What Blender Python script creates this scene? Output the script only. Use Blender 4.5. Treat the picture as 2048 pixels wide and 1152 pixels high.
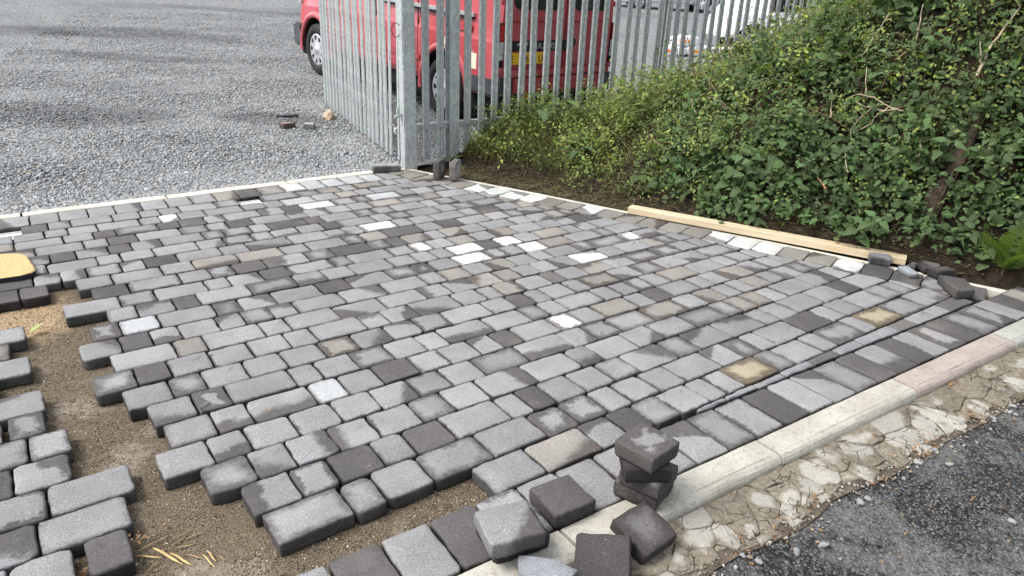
import bpy, bmesh, math, random
import numpy as np
from mathutils import Vector, Matrix

for _o in list(bpy.data.objects):
    bpy.data.objects.remove(_o)
SC = bpy.context.scene
COL = SC.collection
R = math.radians

# ------------------------------------------------------------ camera, sky, sun, exposure
# world frame: X runs along the paving courses, Y away from the road, Z up; z = 0 is the top of the paving
def cam_setup():
    th, pit, rol = R(36.346), 0.403967, 0.0384948
    cp, sp = math.cos(pit), math.sin(pit)
    c, s = math.cos(th), math.sin(th)
    def rot(v):
        return Vector((v[0]*c + v[1]*s, -v[0]*s + v[1]*c, v[2]))
    fw = rot((0, cp, -sp)); up0 = rot((0, sp, cp)); rt0 = rot((1, 0, 0))
    cr, sr = math.cos(rol), math.sin(rol)
    rt = rt0*cr + up0*sr
    up = up0*cr - rt0*sr
    cam = bpy.data.cameras.new('camera'); ob = bpy.data.objects.new('camera', cam); COL.objects.link(ob)
    m = Matrix(((rt.x, up.x, -fw.x, 0), (rt.y, up.y, -fw.y, 0), (rt.z, up.z, -fw.z, 1.55), (0, 0, 0, 1)))
    ob.matrix_world = m
    cam.sensor_width = 36; cam.lens = 1418.2*36/2048
    cam.clip_start = 0.05; cam.clip_end = 600
    SC.camera = ob
cam_setup()
SUN_EL, SUN_AZ = R(55), R(160)          # azimuth measured from +X towards +Y
w = bpy.data.worlds.new('World'); SC.world = w; w.use_nodes = True
_nt = w.node_tree
_sky = _nt.nodes.new('ShaderNodeTexSky'); _sky.sky_type = 'NISHITA'; _sky.sun_disc = False
_sky.sun_elevation = SUN_EL; _sky.sun_rotation = R(90) - SUN_AZ
_sky.dust_density = 3.0; _sky.ozone_density = 1.0; _sky.air_density = 1.0
_hs = _nt.nodes.new('ShaderNodeHueSaturation'); _hs.inputs['Saturation'].default_value = 0.28   # cloud cover
_nt.links.new(_sky.outputs[0], _hs.inputs['Color'])
_nt.links.new(_hs.outputs[0], _nt.nodes['Background'].inputs[0])
_nt.nodes['Background'].inputs[1].default_value = 0.15
_l = bpy.data.lights.new('sun', 'SUN'); _l.energy = 1.4; _l.angle = R(24); _l.color = (1, 0.97, 0.92)
_s = bpy.data.objects.new('sun', _l); COL.objects.link(_s)
_d = Vector((math.cos(SUN_EL)*math.cos(SUN_AZ), math.cos(SUN_EL)*math.sin(SUN_AZ), math.sin(SUN_EL)))
_s.rotation_euler = _d.to_track_quat('Z', 'Y').to_euler(); _s.location = (0, 0, 12)
SC.view_settings.view_transform = 'Standard'; SC.view_settings.look = 'None'
SC.view_settings.gamma = 1; SC.view_settings.use_curve_mapping = False
SC.view_settings.exposure = 1.25

# ------------------------------------------------------------ helpers
def tag(o, label=None, cat=None, group=None, kind=None):
    if label: o['label'] = label
    if cat: o['category'] = cat
    if group: o['group'] = group
    if kind: o['kind'] = kind
    return o
def empty(name, loc=(0, 0, 0), rz=0.0):
    o = bpy.data.objects.new(name, None); COL.objects.link(o)
    o.empty_display_size = 0.1
    o.location = loc; o.rotation_euler = (0, 0, rz)
    return o
def link(name, me, parent=None, mat=None, loc=None):
    o = bpy.data.objects.new(name, me); COL.objects.link(o)
    if mat is not None and len(me.materials) == 0: me.materials.append(mat)
    if parent is not None: o.parent = parent
    if loc is not None: o.location = loc
    return o
def fast_mesh(name, verts, tris, attrs=None, smooth=False):
    """verts (n,3), tris (m,k) arrays with one k; attrs: name -> (type, array per vertex)"""
    verts = np.asarray(verts, dtype=np.float32); tris = np.asarray(tris, dtype=np.int32)
    k = tris.shape[1]
    me = bpy.data.meshes.new(name)
    me.vertices.add(len(verts)); me.vertices.foreach_set('co', verts.ravel())
    me.loops.add(tris.size); me.loops.foreach_set('vertex_index', tris.ravel())
    me.polygons.add(len(tris))
    me.polygons.foreach_set('loop_start', np.arange(0, tris.size, k, dtype=np.int32))
    try: me.polygons.foreach_set('loop_total', np.full(len(tris), k, dtype=np.int32))
    except Exception: pass
    if smooth: me.polygons.foreach_set('use_smooth', np.ones(len(tris), dtype=bool))
    if attrs:
        for nm, (ty, arr) in attrs.items(): add_attr(me, nm, ty, arr)
    me.update(calc_edges=True)
    return me
def add_attr(me, nm, ty, arr):
    a = me.attributes.new(nm, ty, 'POINT')
    key = {'FLOAT': 'value', 'FLOAT_VECTOR': 'vector', 'FLOAT_COLOR': 'color'}[ty]
    a.data.foreach_set(key, np.asarray(arr, dtype=np.float32).ravel())
class MB:
    """collects faces into one bmesh"""
    def __init__(s): s.v = []; s.f = []
    def add(s, vs, fs):
        b = len(s.v); s.v += [tuple(v) for v in vs]; s.f += [tuple(i+b for i in f) for f in fs]; return s
    def box(s, x0, x1, y0, y1, z0, z1):
        return s.add([(x0,y0,z0),(x1,y0,z0),(x1,y1,z0),(x0,y1,z0),(x0,y0,z1),(x1,y0,z1),(x1,y1,z1),(x0,y1,z1)],
                     [(0,3,2,1),(4,5,6,7),(0,1,5,4),(1,2,6,5),(2,3,7,6),(3,0,4,7)])
    def tube(s, pts, rad, n=6, cap=True):
        pts = [Vector(p) for p in pts]
        rads = rad if hasattr(rad, '__len__') else [rad]*len(pts)
        rings = []
        for i, p in enumerate(pts):
            t = (pts[min(i+1, len(pts)-1)] - pts[max(i-1, 0)]).normalized()
            a = Vector((0, 0, 1)) if abs(t.z) < .9 else Vector((1, 0, 0))
            u = t.cross(a).normalized(); v = t.cross(u)
            rings.append([p + (u*math.cos(2*math.pi*j/n) + v*math.sin(2*math.pi*j/n))*rads[i] for j in range(n)])
        vs = [q for r_ in rings for q in r_]; fs = []
        for i in range(len(pts)-1):
            for j in range(n):
                fs.append((i*n+j, i*n+(j+1) % n, (i+1)*n+(j+1) % n, (i+1)*n+j))
        if cap:
            fs.append(tuple(range(n-1, -1, -1))); fs.append(tuple((len(pts)-1)*n+j for j in range(n)))
        return s.add(vs, fs)
    def lathe(s, prof, n=32, axis='y'):
        """prof: (radius, along) pairs round an axis through the origin"""
        vs = []; fs = []
        for (r_, a) in prof:
            for j in range(n):
                c, q = math.cos(2*math.pi*j/n)*r_, math.sin(2*math.pi*j/n)*r_
                vs.append((c, a, q) if axis == 'y' else ((a, c, q) if axis == 'x' else (c, q, a)))
        for i in range(len(prof)-1):
            for j in range(n):
                fs.append((i*n+j, i*n+(j+1) % n, (i+1)*n+(j+1) % n, (i+1)*n+j))
        return s.add(vs, fs)
    def mesh(s, name, smooth=False, recalc=True):
        me = bpy.data.meshes.new(name); me.from_pydata(s.v, [], s.f)
        bm = bmesh.new(); bm.from_mesh(me)
        bmesh.ops.remove_doubles(bm, verts=bm.verts, dist=1e-5)
        if recalc: bmesh.ops.recalc_face_normals(bm, faces=bm.faces)
        bm.to_mesh(me); bm.free()
        if smooth: me.polygons.foreach_set('use_smooth', [True]*len(me.polygons))
        me.update(); return me
    def build(s, name, mat, parent=None, smooth=False, bevel=0):
        me = s.mesh(name, smooth)
        if bevel:
            bm = bmesh.new(); bm.from_mesh(me)
            bmesh.ops.bevel(bm, geom=list(bm.edges), offset=bevel, segments=2, affect='EDGES', clamp_overlap=True)
            bm.to_mesh(me); bm.free()
        return link(name, me, parent, mat)

# ------------------------------------------------------------ node helpers
class NT:
    def __init__(s, name):
        s.m = bpy.data.materials.new(name); s.m.use_nodes = True; s.t = s.m.node_tree
        s.b = s.t.nodes['Principled BSDF']
        s.b.inputs['Specular IOR Level'].default_value = 0.3
    def n(s, ty, **kw):
        o = s.t.nodes.new(ty)
        for k, v in kw.items():
            if k in o.inputs: s.put(o, k, v)
            else: setattr(o, k, v)
        return o
    def put(s, node, k, v):
        if hasattr(v, 'links') or isinstance(v, bpy.types.NodeSocket): s.t.links.new(v, node.inputs[k])
        else: node.inputs[k].default_value = v
    def attr(s, nm, out='Fac'): 
        a = s.n('ShaderNodeAttribute'); a.attribute_name = nm; return a.outputs[out]
    def noise(s, vec, scale, detail=3, rough=.55, out='Fac'):
        o = s.n('ShaderNodeTexNoise'); o.inputs['Scale'].default_value = scale; o.inputs['Detail'].default_value = detail
        o.inputs['Roughness'].default_value = rough
        if vec is not None: s.t.links.new(vec, o.inputs['Vector'])
        return o.outputs[out]
    def vor(s, vec, scale, feature='F1', out='Distance', rnd=1):
        o = s.n('ShaderNodeTexVoronoi'); o.feature = feature; o.inputs['Scale'].default_value = scale
        o.inputs['Randomness'].default_value = rnd
        if vec is not None: s.t.links.new(vec, o.inputs['Vector'])
        return o.outputs[out]
    def math(s, op, a, b=0.0, c=0.0):
        o = s.n('ShaderNodeMath'); o.operation = op
        for i, v in enumerate((a, b, c)): 
            if isinstance(v, bpy.types.NodeSocket): s.t.links.new(v, o.inputs[i])
            else: o.inputs[i].default_value = v
        return o.outputs[0]
    def ramp(s, v, a, b, lo=0.0, hi=1.0):
        o = s.n('ShaderNodeMapRange'); o.interpolation_type = 'SMOOTHSTEP'
        s.put(o, 'Value', v); s.put(o, 'From Min', a); s.put(o, 'From Max', b)
        o.inputs['To Min'].default_value = lo; o.inputs['To Max'].default_value = hi
        return o.outputs[0]
    def mix(s, f, a, b, mode='MIX'):
        o = s.n('ShaderNodeMix'); o.data_type = 'RGBA'; o.blend_type = mode; o.clamp_factor = True
        for k, v in ((0, f), (6, a), (7, b)):
            if isinstance(v, bpy.types.NodeSocket): s.t.links.new(v, o.inputs[k])
            else: o.inputs[k].default_value = (v if k == 0 else (tuple(v)+(1,) if len(v) == 3 else v))
        return o.outputs[2]
    def grey(s, v):
        o = s.n('ShaderNodeCombineColor')
        for i in range(3): s.t.links.new(v, o.inputs[i])
        return o.outputs[0]
    def pos(s): return s.n('ShaderNodeNewGeometry').outputs['Position']
    def obj(s): return s.n('ShaderNodeTexCoord').outputs['Object']
    def scale(s, vec, sc):
        o = s.n('ShaderNodeMapping'); s.t.links.new(vec, o.inputs['Vector']); o.inputs['Scale'].default_value = sc; return o.outputs[0]
    def bump(s, h, dist, strength=1.0, normal=None):
        o = s.n('ShaderNodeBump'); s.put(o, 'Height', h); o.inputs['Distance'].default_value = dist; o.inputs['Strength'].default_value = strength
        if normal is not None: s.t.links.new(normal, o.inputs['Normal'])
        return o.outputs[0]
    def out(s, color=None, rough=None, normal=None, metal=None, spec=None):
        for k, v in (('Base Color', color), ('Roughness', rough), ('Normal', normal), ('Metallic', metal), ('Specular IOR Level', spec)):
            if v is None: continue
            if isinstance(v, bpy.types.NodeSocket): s.t.links.new(v, s.b.inputs[k])
            else: s.b.inputs[k].default_value = (tuple(v)+(1,)) if (hasattr(v, '__len__') and len(v) == 3) else v
        return s.m
def plain(name, col, rough=.6, metal=0.0, spec=.3, var=.12, sc=9):
    t = NT(name); p = t.obj()
    n = t.noise(p, sc, 4); 
    c = t.mix(t.ramp(n, .3, .7), tuple(x*(1-var) for x in col), tuple(min(1, x*(1+var)) for x in col))
    return t.out(c, rough, None, metal, spec)

# ------------------------------------------------------------ materials
def mat_block(name='paving_concrete', specks=1.0):
    t = NT(name)
    col = t.attr('bcol', 'Color'); lp = t.attr('lp', 'Vector')
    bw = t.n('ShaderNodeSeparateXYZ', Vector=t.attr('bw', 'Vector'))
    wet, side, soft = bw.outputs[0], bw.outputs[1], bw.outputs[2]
    lo = t.n('ShaderNodeSeparateXYZ', Vector=t.attr('lo', 'Vector'))   # local x, y scaled so the edge is where the half size is reached
    hd = t.n('ShaderNodeSeparateXYZ', Vector=t.attr('hd', 'Vector'))
    ex = t.math('SUBTRACT', hd.outputs[0], t.math('ABSOLUTE', lo.outputs[0])); ey = t.math('SUBTRACT', hd.outputs[1], t.math('ABSOLUTE', lo.outputs[1]))
    ed = t.math('SMOOTH_MIN', ex, ey, .02)
    # some blocks dried from one side only
    dr = t.math('ADD', t.math('ADD', t.math('MULTIPLY', lo.outputs[0], t.math('COSINE', hd.outputs[2])), t.math('MULTIPLY', lo.outputs[1], t.math('SINE', hd.outputs[2]))), .056)
    isd = t.math('GREATER_THAN', hd.outputs[2], 0.0)
    ed = t.math('ADD', t.math('MULTIPLY', isd, dr), t.math('MULTIPLY', t.math('SUBTRACT', 1, isd), ed))
    n1 = t.noise(t.pos(), 11, 4, .62); n2 = t.noise(lp, 60, 3, .6); n3 = t.noise(lp, 380, 2, .7); n4 = t.noise(lp, 900, 1, .5)
    nlow = t.noise(lp, 5, 2)
    # damp patches: from the edges inwards, ragged
    amp = t.math('MULTIPLY_ADD', wet, .26, .025)
    a = t.math('MULTIPLY', t.math('SUBTRACT', n1, .5), amp)
    b = t.math('MULTIPLY', t.math('SUBTRACT', n2, .5), .034)
    thr = t.math('ADD', t.math('ADD', t.math('MULTIPLY', wet, .10), a), b)
    dd = t.math('SUBTRACT', thr, ed)
    w_ = t.ramp(dd, t.math('MULTIPLY', soft, -1), soft)
    w_ = t.math('MULTIPLY', w_, t.ramp(n2, .2, .55, .8, 1))
    # speckle
    sp = t.ramp(n3, .32, .70, .48, 1.42); sp2 = t.ramp(n4, .3, .7, .76, 1.24); lw = t.ramp(nlow, .3, .7, .9, 1.1)
    mul = t.math('MULTIPLY', t.math('MULTIPLY', sp, sp2), lw)
    base = t.mix(1.0, col, t.grey(mul), 'MULTIPLY')
    # sand dust trodden over the laid blocks
    du = t.ramp(t.noise(t.pos(), 2.3, 5, .65), .50, .74)
    base = t.mix(t.math('MULTIPLY', du, .20), base, (.30, .27, .225))
    # pale scuffs
    sc_ = t.ramp(t.noise(t.scale(lp, (40, 130, 80)), 1.0, 3, .7), .66, .74)
    base = t.mix(t.math('MULTIPLY', sc_, .45), base, (.5, .5, .5))
    wetc = t.mix(1.0, base, (.36, .335, .33), 'MULTIPLY')
    c = t.mix(w_, base, wetc)
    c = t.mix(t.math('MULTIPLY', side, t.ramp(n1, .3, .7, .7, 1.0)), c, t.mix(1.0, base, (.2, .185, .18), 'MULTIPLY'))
    h = t.math('ADD', t.math('MULTIPLY', n3, .6), t.math('MULTIPLY', n2, .5))
    return t.out(c, t.math('SUBTRACT', .92, t.math('MULTIPLY', w_, .12)), t.bump(h, .0022, .8), spec=.22)
M = {}
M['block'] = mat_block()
def mat_steel():
    t = NT('galvanised_steel'); p = t.obj()
    v = t.n('ShaderNodeTexVoronoi'); v.inputs['Scale'].default_value = 55; t.t.links.new(t.scale(p, (1, 1, .6)), v.inputs['Vector'])
    sep = t.n('ShaderNodeSeparateColor'); t.t.links.new(v.outputs['Color'], sep.inputs[0])
    n = t.noise(p, 6, 4); n2 = t.noise(t.scale(p, (30, 30, 2)), 1, 4)
    k = t.math('ADD', t.math('MULTIPLY', sep.outputs[0], .4), t.math('MULTIPLY', n, .8))
    c = t.mix(t.ramp(k, .25, .95), (.27, .295, .295), (.44, .475, .47))
    c = t.mix(t.math('MULTIPLY', t.ramp(n2, .58, .75), .35), c, (.14, .165, .14))
    return t.out(c, t.ramp(k, .2, 1, .62, .42), t.bump(n, .001, .3), .15, .4)
M['steel'] = mat_steel()
def mat_kerb(name, ca, cb, dirt):
    t = NT(name); p = t.pos()
    n1 = t.noise(p, 5, 5, .62); n2 = t.noise(p, 45, 4, .65); n3 = t.noise(p, 320, 2)
    c = t.mix(t.ramp(n1, .32, .68), ca, cb)
    c = t.mix(t.math('MULTIPLY', t.ramp(n2, .5, .72), .55), c, dirt)
    c = t.mix(1.0, c, t.grey(t.ramp(n3, .3, .75, .72, 1.16)), 'MULTIPLY')
    pit = t.ramp(t.vor(p, 60), .02, .1)
    c = t.mix(t.math('MULTIPLY', t.math('SUBTRACT', 1, pit), .6), c, tuple(x*.3 for x in dirt))
    h = t.math('ADD', t.math('ADD', n2, t.math('MULTIPLY', n3, .4)), t.math('MULTIPLY', pit, .5))
    return t.out(c, .9, t.bump(h, .003, .7), spec=.2)
M['kerb'] = mat_kerb('cream_kerb_concrete', (.42, .405, .355), (.325, .31, .265), (.17, .155, .125))
M['kerb_pink'] = mat_kerb('pinkish_kerb_concrete', (.35, .305, .275), (.28, .24, .21), (.17, .14, .115))
M['kerb_grey'] = mat_kerb('grey_kerb_concrete', (.35, .35, .32), (.27, .275, .25), (.16, .16, .135))
M['edging'] = mat_kerb('pale_edging_concrete', (.56, .54, .47), (.44, .42, .36), (.27, .235, .175))
def yard_damp(t, p, c):
    mid = t.noise(p, 1.5, 3)
    for (cx, cy, rx, ry_) in ((2.2, 15.0, 2.6, .9), (.3, 15.6, 1.8, .8), (.7, 8.7, 1.3, .62), (2.45, 7.9, .75, .30), (5.5, 19.2, 3, .6), (1.9, 12.3, 1.6, .4)):
        mp = t.n('ShaderNodeMapping', Vector=p); mp.vector_type = 'TEXTURE'; mp.inputs['Location'].default_value = (cx, cy, 0); mp.inputs['Rotation'].default_value = (0, 0, R(-32)); mp.inputs['Scale'].default_value = (rx, ry_, 50)
        ln_ = t.n('ShaderNodeVectorMath'); ln_.operation = 'LENGTH'; t.t.links.new(mp.outputs[0], ln_.inputs[0])
        c = t.mix(t.math('MULTIPLY', t.ramp(t.math('ADD', ln_.outputs['Value'], t.math('MULTIPLY', t.math('SUBTRACT', mid, .5), .9)), .45, 1.1, 1, 0), .62), c, t.mix(1.0, c, (.42, .42, .43), 'MULTIPLY'))
    return c
def mat_gravel(name, base, lo, scale, bumpd, damp=True):
    t = NT(name); p = t.pos()
    v = t.n('ShaderNodeTexVoronoi'); v.inputs['Scale'].default_value = scale; t.t.links.new(p, v.inputs['Vector'])
    sep = t.n('ShaderNodeSeparateColor'); t.t.links.new(v.outputs['Color'], sep.inputs[0])
    big = t.noise(p, .28, 4, .6); mid = t.noise(p, 1.5, 3)
    k = t.ramp(sep.outputs[0], 0, 1, .45, 1.55)
    d = t.ramp(v.outputs['Distance'], .15, .62, 1.15, .38)
    c = t.mix(1.0, base, t.grey(t.math('MULTIPLY', k, d)), 'MULTIPLY')
    c = t.mix(t.math('MULTIPLY', t.ramp(sep.outputs[1], .9, .97), .6), c, (.34, .26, .19))
    c = t.mix(1.0, c, t.grey(t.math('MULTIPLY', t.ramp(t.noise(p, 13, 2), .3, .7, .9, 1.1), t.ramp(t.noise(p, 34, 2), .3, .7, .86, 1.14))), 'MULTIPLY')
    c = yard_damp(t, p, c)
    if damp: c = t.mix(t.math('MULTIPLY', t.ramp(t.math('ADD', big, t.math('MULTIPLY', mid, .25)), .62, .78), .5), c, lo)
    h = t.math('SUBTRACT', 1, v.outputs['Distance'])
    return t.out(c, .85, t.bump(h, bumpd, .9), spec=.25)
M['yard'] = mat_gravel('grey_yard_gravel', (.27, .285, .29), (.075, .08, .085), 58, .012)
def mat_stone(name, lo, hi, warm=(.3, .24, .18)):
    t = NT(name); r_ = t.attr('rnd'); p = t.pos()
    c = t.mix(t.ramp(r_, 0, .93), lo, hi); c = t.mix(t.ramp(r_, .94, .96), c, warm)
    c = t.mix(1.0, c, t.grey(t.ramp(t.noise(p, 300, 2), .3, .7, .8, 1.2)), 'MULTIPLY')
    if name.startswith('grey'): c = yard_damp(t, t.pos(), c)
    return t.out(c, .8, spec=.3)
M['gravel_stone'] = mat_stone('grey_limestone_chippings', (.15, .158, .162), (.31, .325, .33))
M['grit'] = mat_stone('bedding_grit', (.03, .024, .018), (.24, .185, .125), (.5, .44, .35))
M['chip'] = mat_stone('road_chippings', (.04, .04, .041), (.135, .135, .135), (.17, .13, .085))
M['pebble'] = mat_stone('pale_grey_pebbles', (.12, .127, .13), (.26, .265, .265), (.2, .155, .11))
def mat_sand():
    t = NT('bedding_sand'); p = t.pos()
    n1 = t.noise(p, 3.2, 4, .6); n2 = t.noise(p, 24, 4, .65); n3 = t.noise(p, 260, 2, .7); n4 = t.noise(p, 620, 1)
    c = t.mix(t.ramp(n3, .36, .66), (.020, .017, .013), (.165, .128, .085))
    c = t.mix(t.ramp(n4, .60, .68), c, (.36, .31, .23))
    # smeared pale fines where the screed rubbed the sand smooth
    pat = t.ramp(t.math('ADD', n1, t.math('MULTIPLY', t.math('SUBTRACT', n2, .5), .3)), .52, .62)
    c = t.mix(t.math('MULTIPLY', pat, .75), c, t.mix(t.ramp(n2, .3, .75), (.25, .22, .18), (.13, .105, .08)))
    # a tip of orange sand by the board
    ds = t.n('ShaderNodeVectorMath'); ds.operation = 'DISTANCE'; t.t.links.new(p, ds.inputs[0]); ds.inputs[1].default_value = (-.16, 3.93, -.05)
    o_ = t.ramp(t.math('ADD', ds.outputs['Value'], t.math('MULTIPLY', t.math('SUBTRACT', n2, .5), .35)), .16, .40, 1, 0)
    c = t.mix(t.math('MULTIPLY', o_, .85), c, t.mix(n3, (.27, .19, .11), (.42, .31, .19)))
    h = t.math('ADD', t.math('MULTIPLY', n2, .6), n3)
    return t.out(c, .95, t.bump(h, .004, .9), spec=.15)
M['sand'] = mat_sand()
def mat_road():
    t = NT('worn_asphalt'); p = t.pos()
    v = t.n('ShaderNodeTexVoronoi'); v.inputs['Scale'].default_value = 95; t.t.links.new(p, v.inputs['Vector'])
    sep = t.n('ShaderNodeSeparateColor'); t.t.links.new(v.outputs['Color'], sep.inputs[0])
    n1 = t.noise(p, 2.6, 4, .6); n2 = t.noise(p, 30, 3)
    c = t.mix(t.ramp(sep.outputs[0], .25, 1), (.022, .021, .021), (.125, .122, .121))
    g = t.ramp(v.outputs['Distance'], .2, .6, 1.1, .35)
    c = t.mix(1.0, c, t.grey(g), 'MULTIPLY')
    dry = t.ramp(t.math('ADD', n1, t.math('MULTIPLY', t.math('SUBTRACT', n2, .5), .35)), .46, .62)
    c = t.mix(t.math('MULTIPLY', dry, .5), c, t.mix(n2, (.21, .21, .21), (.13, .13, .132)))
    h = t.math('SUBTRACT', n2, v.outputs['Distance'])
    return t.out(c, .8, t.bump(h, .007, .9), spec=.25)
M['road'] = mat_road()
def mat_soil(name, a, b, sc=20):
    t = NT(name); p = t.pos()
    n1 = t.noise(p, sc, 5, .7); n2 = t.noise(p, sc*9, 3)
    c = t.mix(t.ramp(n1, .3, .7), a, b); c = t.mix(t.ramp(n2, .62, .75), c, tuple(min(1, x*2.2) for x in b))
    return t.out(c, .97, t.bump(n1, .03, .8), spec=.1)
M['soil'] = mat_soil('dark_bank_soil', (.010, .008, .006), (.036, .026, .018))
M['earth'] = mat_soil('sub_base_earth', (.05, .04, .03), (.12, .10, .075))
def mat_leaf(name, trans=.25):
    t = NT(name); c0 = t.attr('lcol', 'Color'); p = t.obj()
    n = t.noise(p, 60, 2)
    c = t.mix(1.0, c0, t.grey(t.ramp(n, .25, .75, .72, 1.28)), 'MULTIPLY')
    geo = t.n('ShaderNodeNewGeometry')
    c = t.mix(t.math('MULTIPLY', geo.outputs['Backfacing'], .35), c, (.14, .18, .10))
    t.out(c, .65, spec=.10)
    tr = t.n('ShaderNodeBsdfTranslucent'); t.t.links.new(t.mix(1.0, c, (1.3, 1.5, .5), 'MULTIPLY'), tr.inputs['Color'])
    ms = t.n('ShaderNodeMixShader'); ms.inputs[0].default_value = trans
    t.t.links.new(t.b.outputs[0], ms.inputs[1]); t.t.links.new(tr.outputs[0], ms.inputs[2])
    t.t.links.new(ms.outputs[0], t.t.nodes['Material Output'].inputs['Surface'])
    return t.m
M['leaf'] = mat_leaf('leaf_green')
M['straw'] = plain('dry_straw', (.30, .21, .115), .85, var=.35, sc=40)
M['twig'] = plain('pale_dead_wood', (.34, .27, .19), .85, var=.3, sc=30)
M['bark'] = plain('brown_bark', (.06, .043, .03), .9, var=.45, sc=40)
M['stem'] = plain('green_stem', (.10, .14, .05), .6, var=.25, sc=30)
M['purple_stem'] = plain('bramble_cane_skin', (.11, .075, .05), .7, var=.3, sc=30)
M['litter'] = plain('orange_leaf_litter', (.19, .115, .06), .85, var=.45, sc=60)
M['splinter'] = plain('split_pine', (.44, .31, .14), .7, var=.3, sc=50)
def mat_timber():
    t = NT('planed_pine'); p = t.obj()
    n = t.noise(t.scale(p, (2, 60, 60)), 1, 5, .6); k = t.noise(p, 3, 2)
    c = t.mix(t.ramp(n, .3, .7), (.41, .325, .215), (.53, .445, .315))
    c = t.mix(t.math('MULTIPLY', t.ramp(k, .55, .75), .35), c, (.42, .28, .14))
    v = t.vor(t.scale(p, (2.6, 9, 9)), 1.0); c = t.mix(t.math('MULTIPLY', t.ramp(v, .03, .09, 1, 0), .8), c, (.15, .085, .04))
    return t.out(c, .7, t.bump(n, .0008, .5), spec=.25)
M['timber'] = mat_timber()
def mat_paint(name, col, fade, dirt=.12):
    t = NT(name); p = t.obj()
    n = t.noise(p, 1.6, 4); n2 = t.noise(t.scale(p, (14, 14, 1.2)), 1, 4); n3 = t.noise(p, 40, 3)
    c = t.mix(t.ramp(n, .35, .7), col, fade)
    c = t.mix(t.math('MULTIPLY', t.ramp(n2, .5, .75), dirt), c, (.20, .17, .15))
    c = t.mix(t.math('MULTIPLY', t.ramp(n3, .62, .8), dirt), c, (.28, .25, .22))
    t.b.inputs['Coat Weight'].default_value = .5; t.b.inputs['Coat Roughness'].default_value = .12
    return t.out(c, .42, spec=.45)
M['red'] = mat_paint('faded_red_van_paint', (.40, .040, .054), (.46, .092, .112), .16)
M['red_dull'] = mat_paint('red_plastic_trim', (.36, .04, .05), (.42, .07, .08), .2)
M['white'] = mat_paint('white_vehicle_paint', (.78, .79, .80), (.72, .73, .74), .06)
M['silver'] = mat_paint('silver_car_paint', (.42, .44, .46), (.50, .52, .53), .08)
M['glass'] = plain('dark_vehicle_glass', (.012, .014, .018), .06, spec=.7, var=.05)
M['black'] = plain('black_plastic', (.022, .023, .026), .55, var=.2)
M['rubber'] = plain('tyre_rubber', (.018, .018, .02), .8, var=.25)
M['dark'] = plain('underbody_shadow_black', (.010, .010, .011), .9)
M['greyplastic'] = plain('grey_bumper_plastic', (.055, .06, .066), .6, var=.2)
M['hub'] = plain('silver_wheel_trim', (.52, .53, .55), .35, .55, .5, var=.08)
M['chrome'] = plain('silver_lettering', (.55, .57, .60), .3, .5, .5)
M['red_lens'] = plain('red_lamp_lens', (.42, .01, .012), .2, spec=.6)
M['clear_lens'] = plain('clear_lamp_lens', (.50, .50, .51), .15, spec=.7)
M['amber'] = plain('orange_markings', (.80, .27, .02), .5)
M['yellow'] = plain('yellow_number_plate', (.78, .50, .03), .45, var=.05)
M['ink'] = plain('black_plate_letters', (.012, .012, .012), .5)
M['offwhite'] = plain('cream_sticker', (.72, .68, .52), .6)
M['cover'] = plain('pale_grey_inspection_cover', (.60, .62, .62), .6, var=.12, sc=30)
M['pipe'] = plain('blue_water_pipe', (.05, .16, .36), .5)

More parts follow.
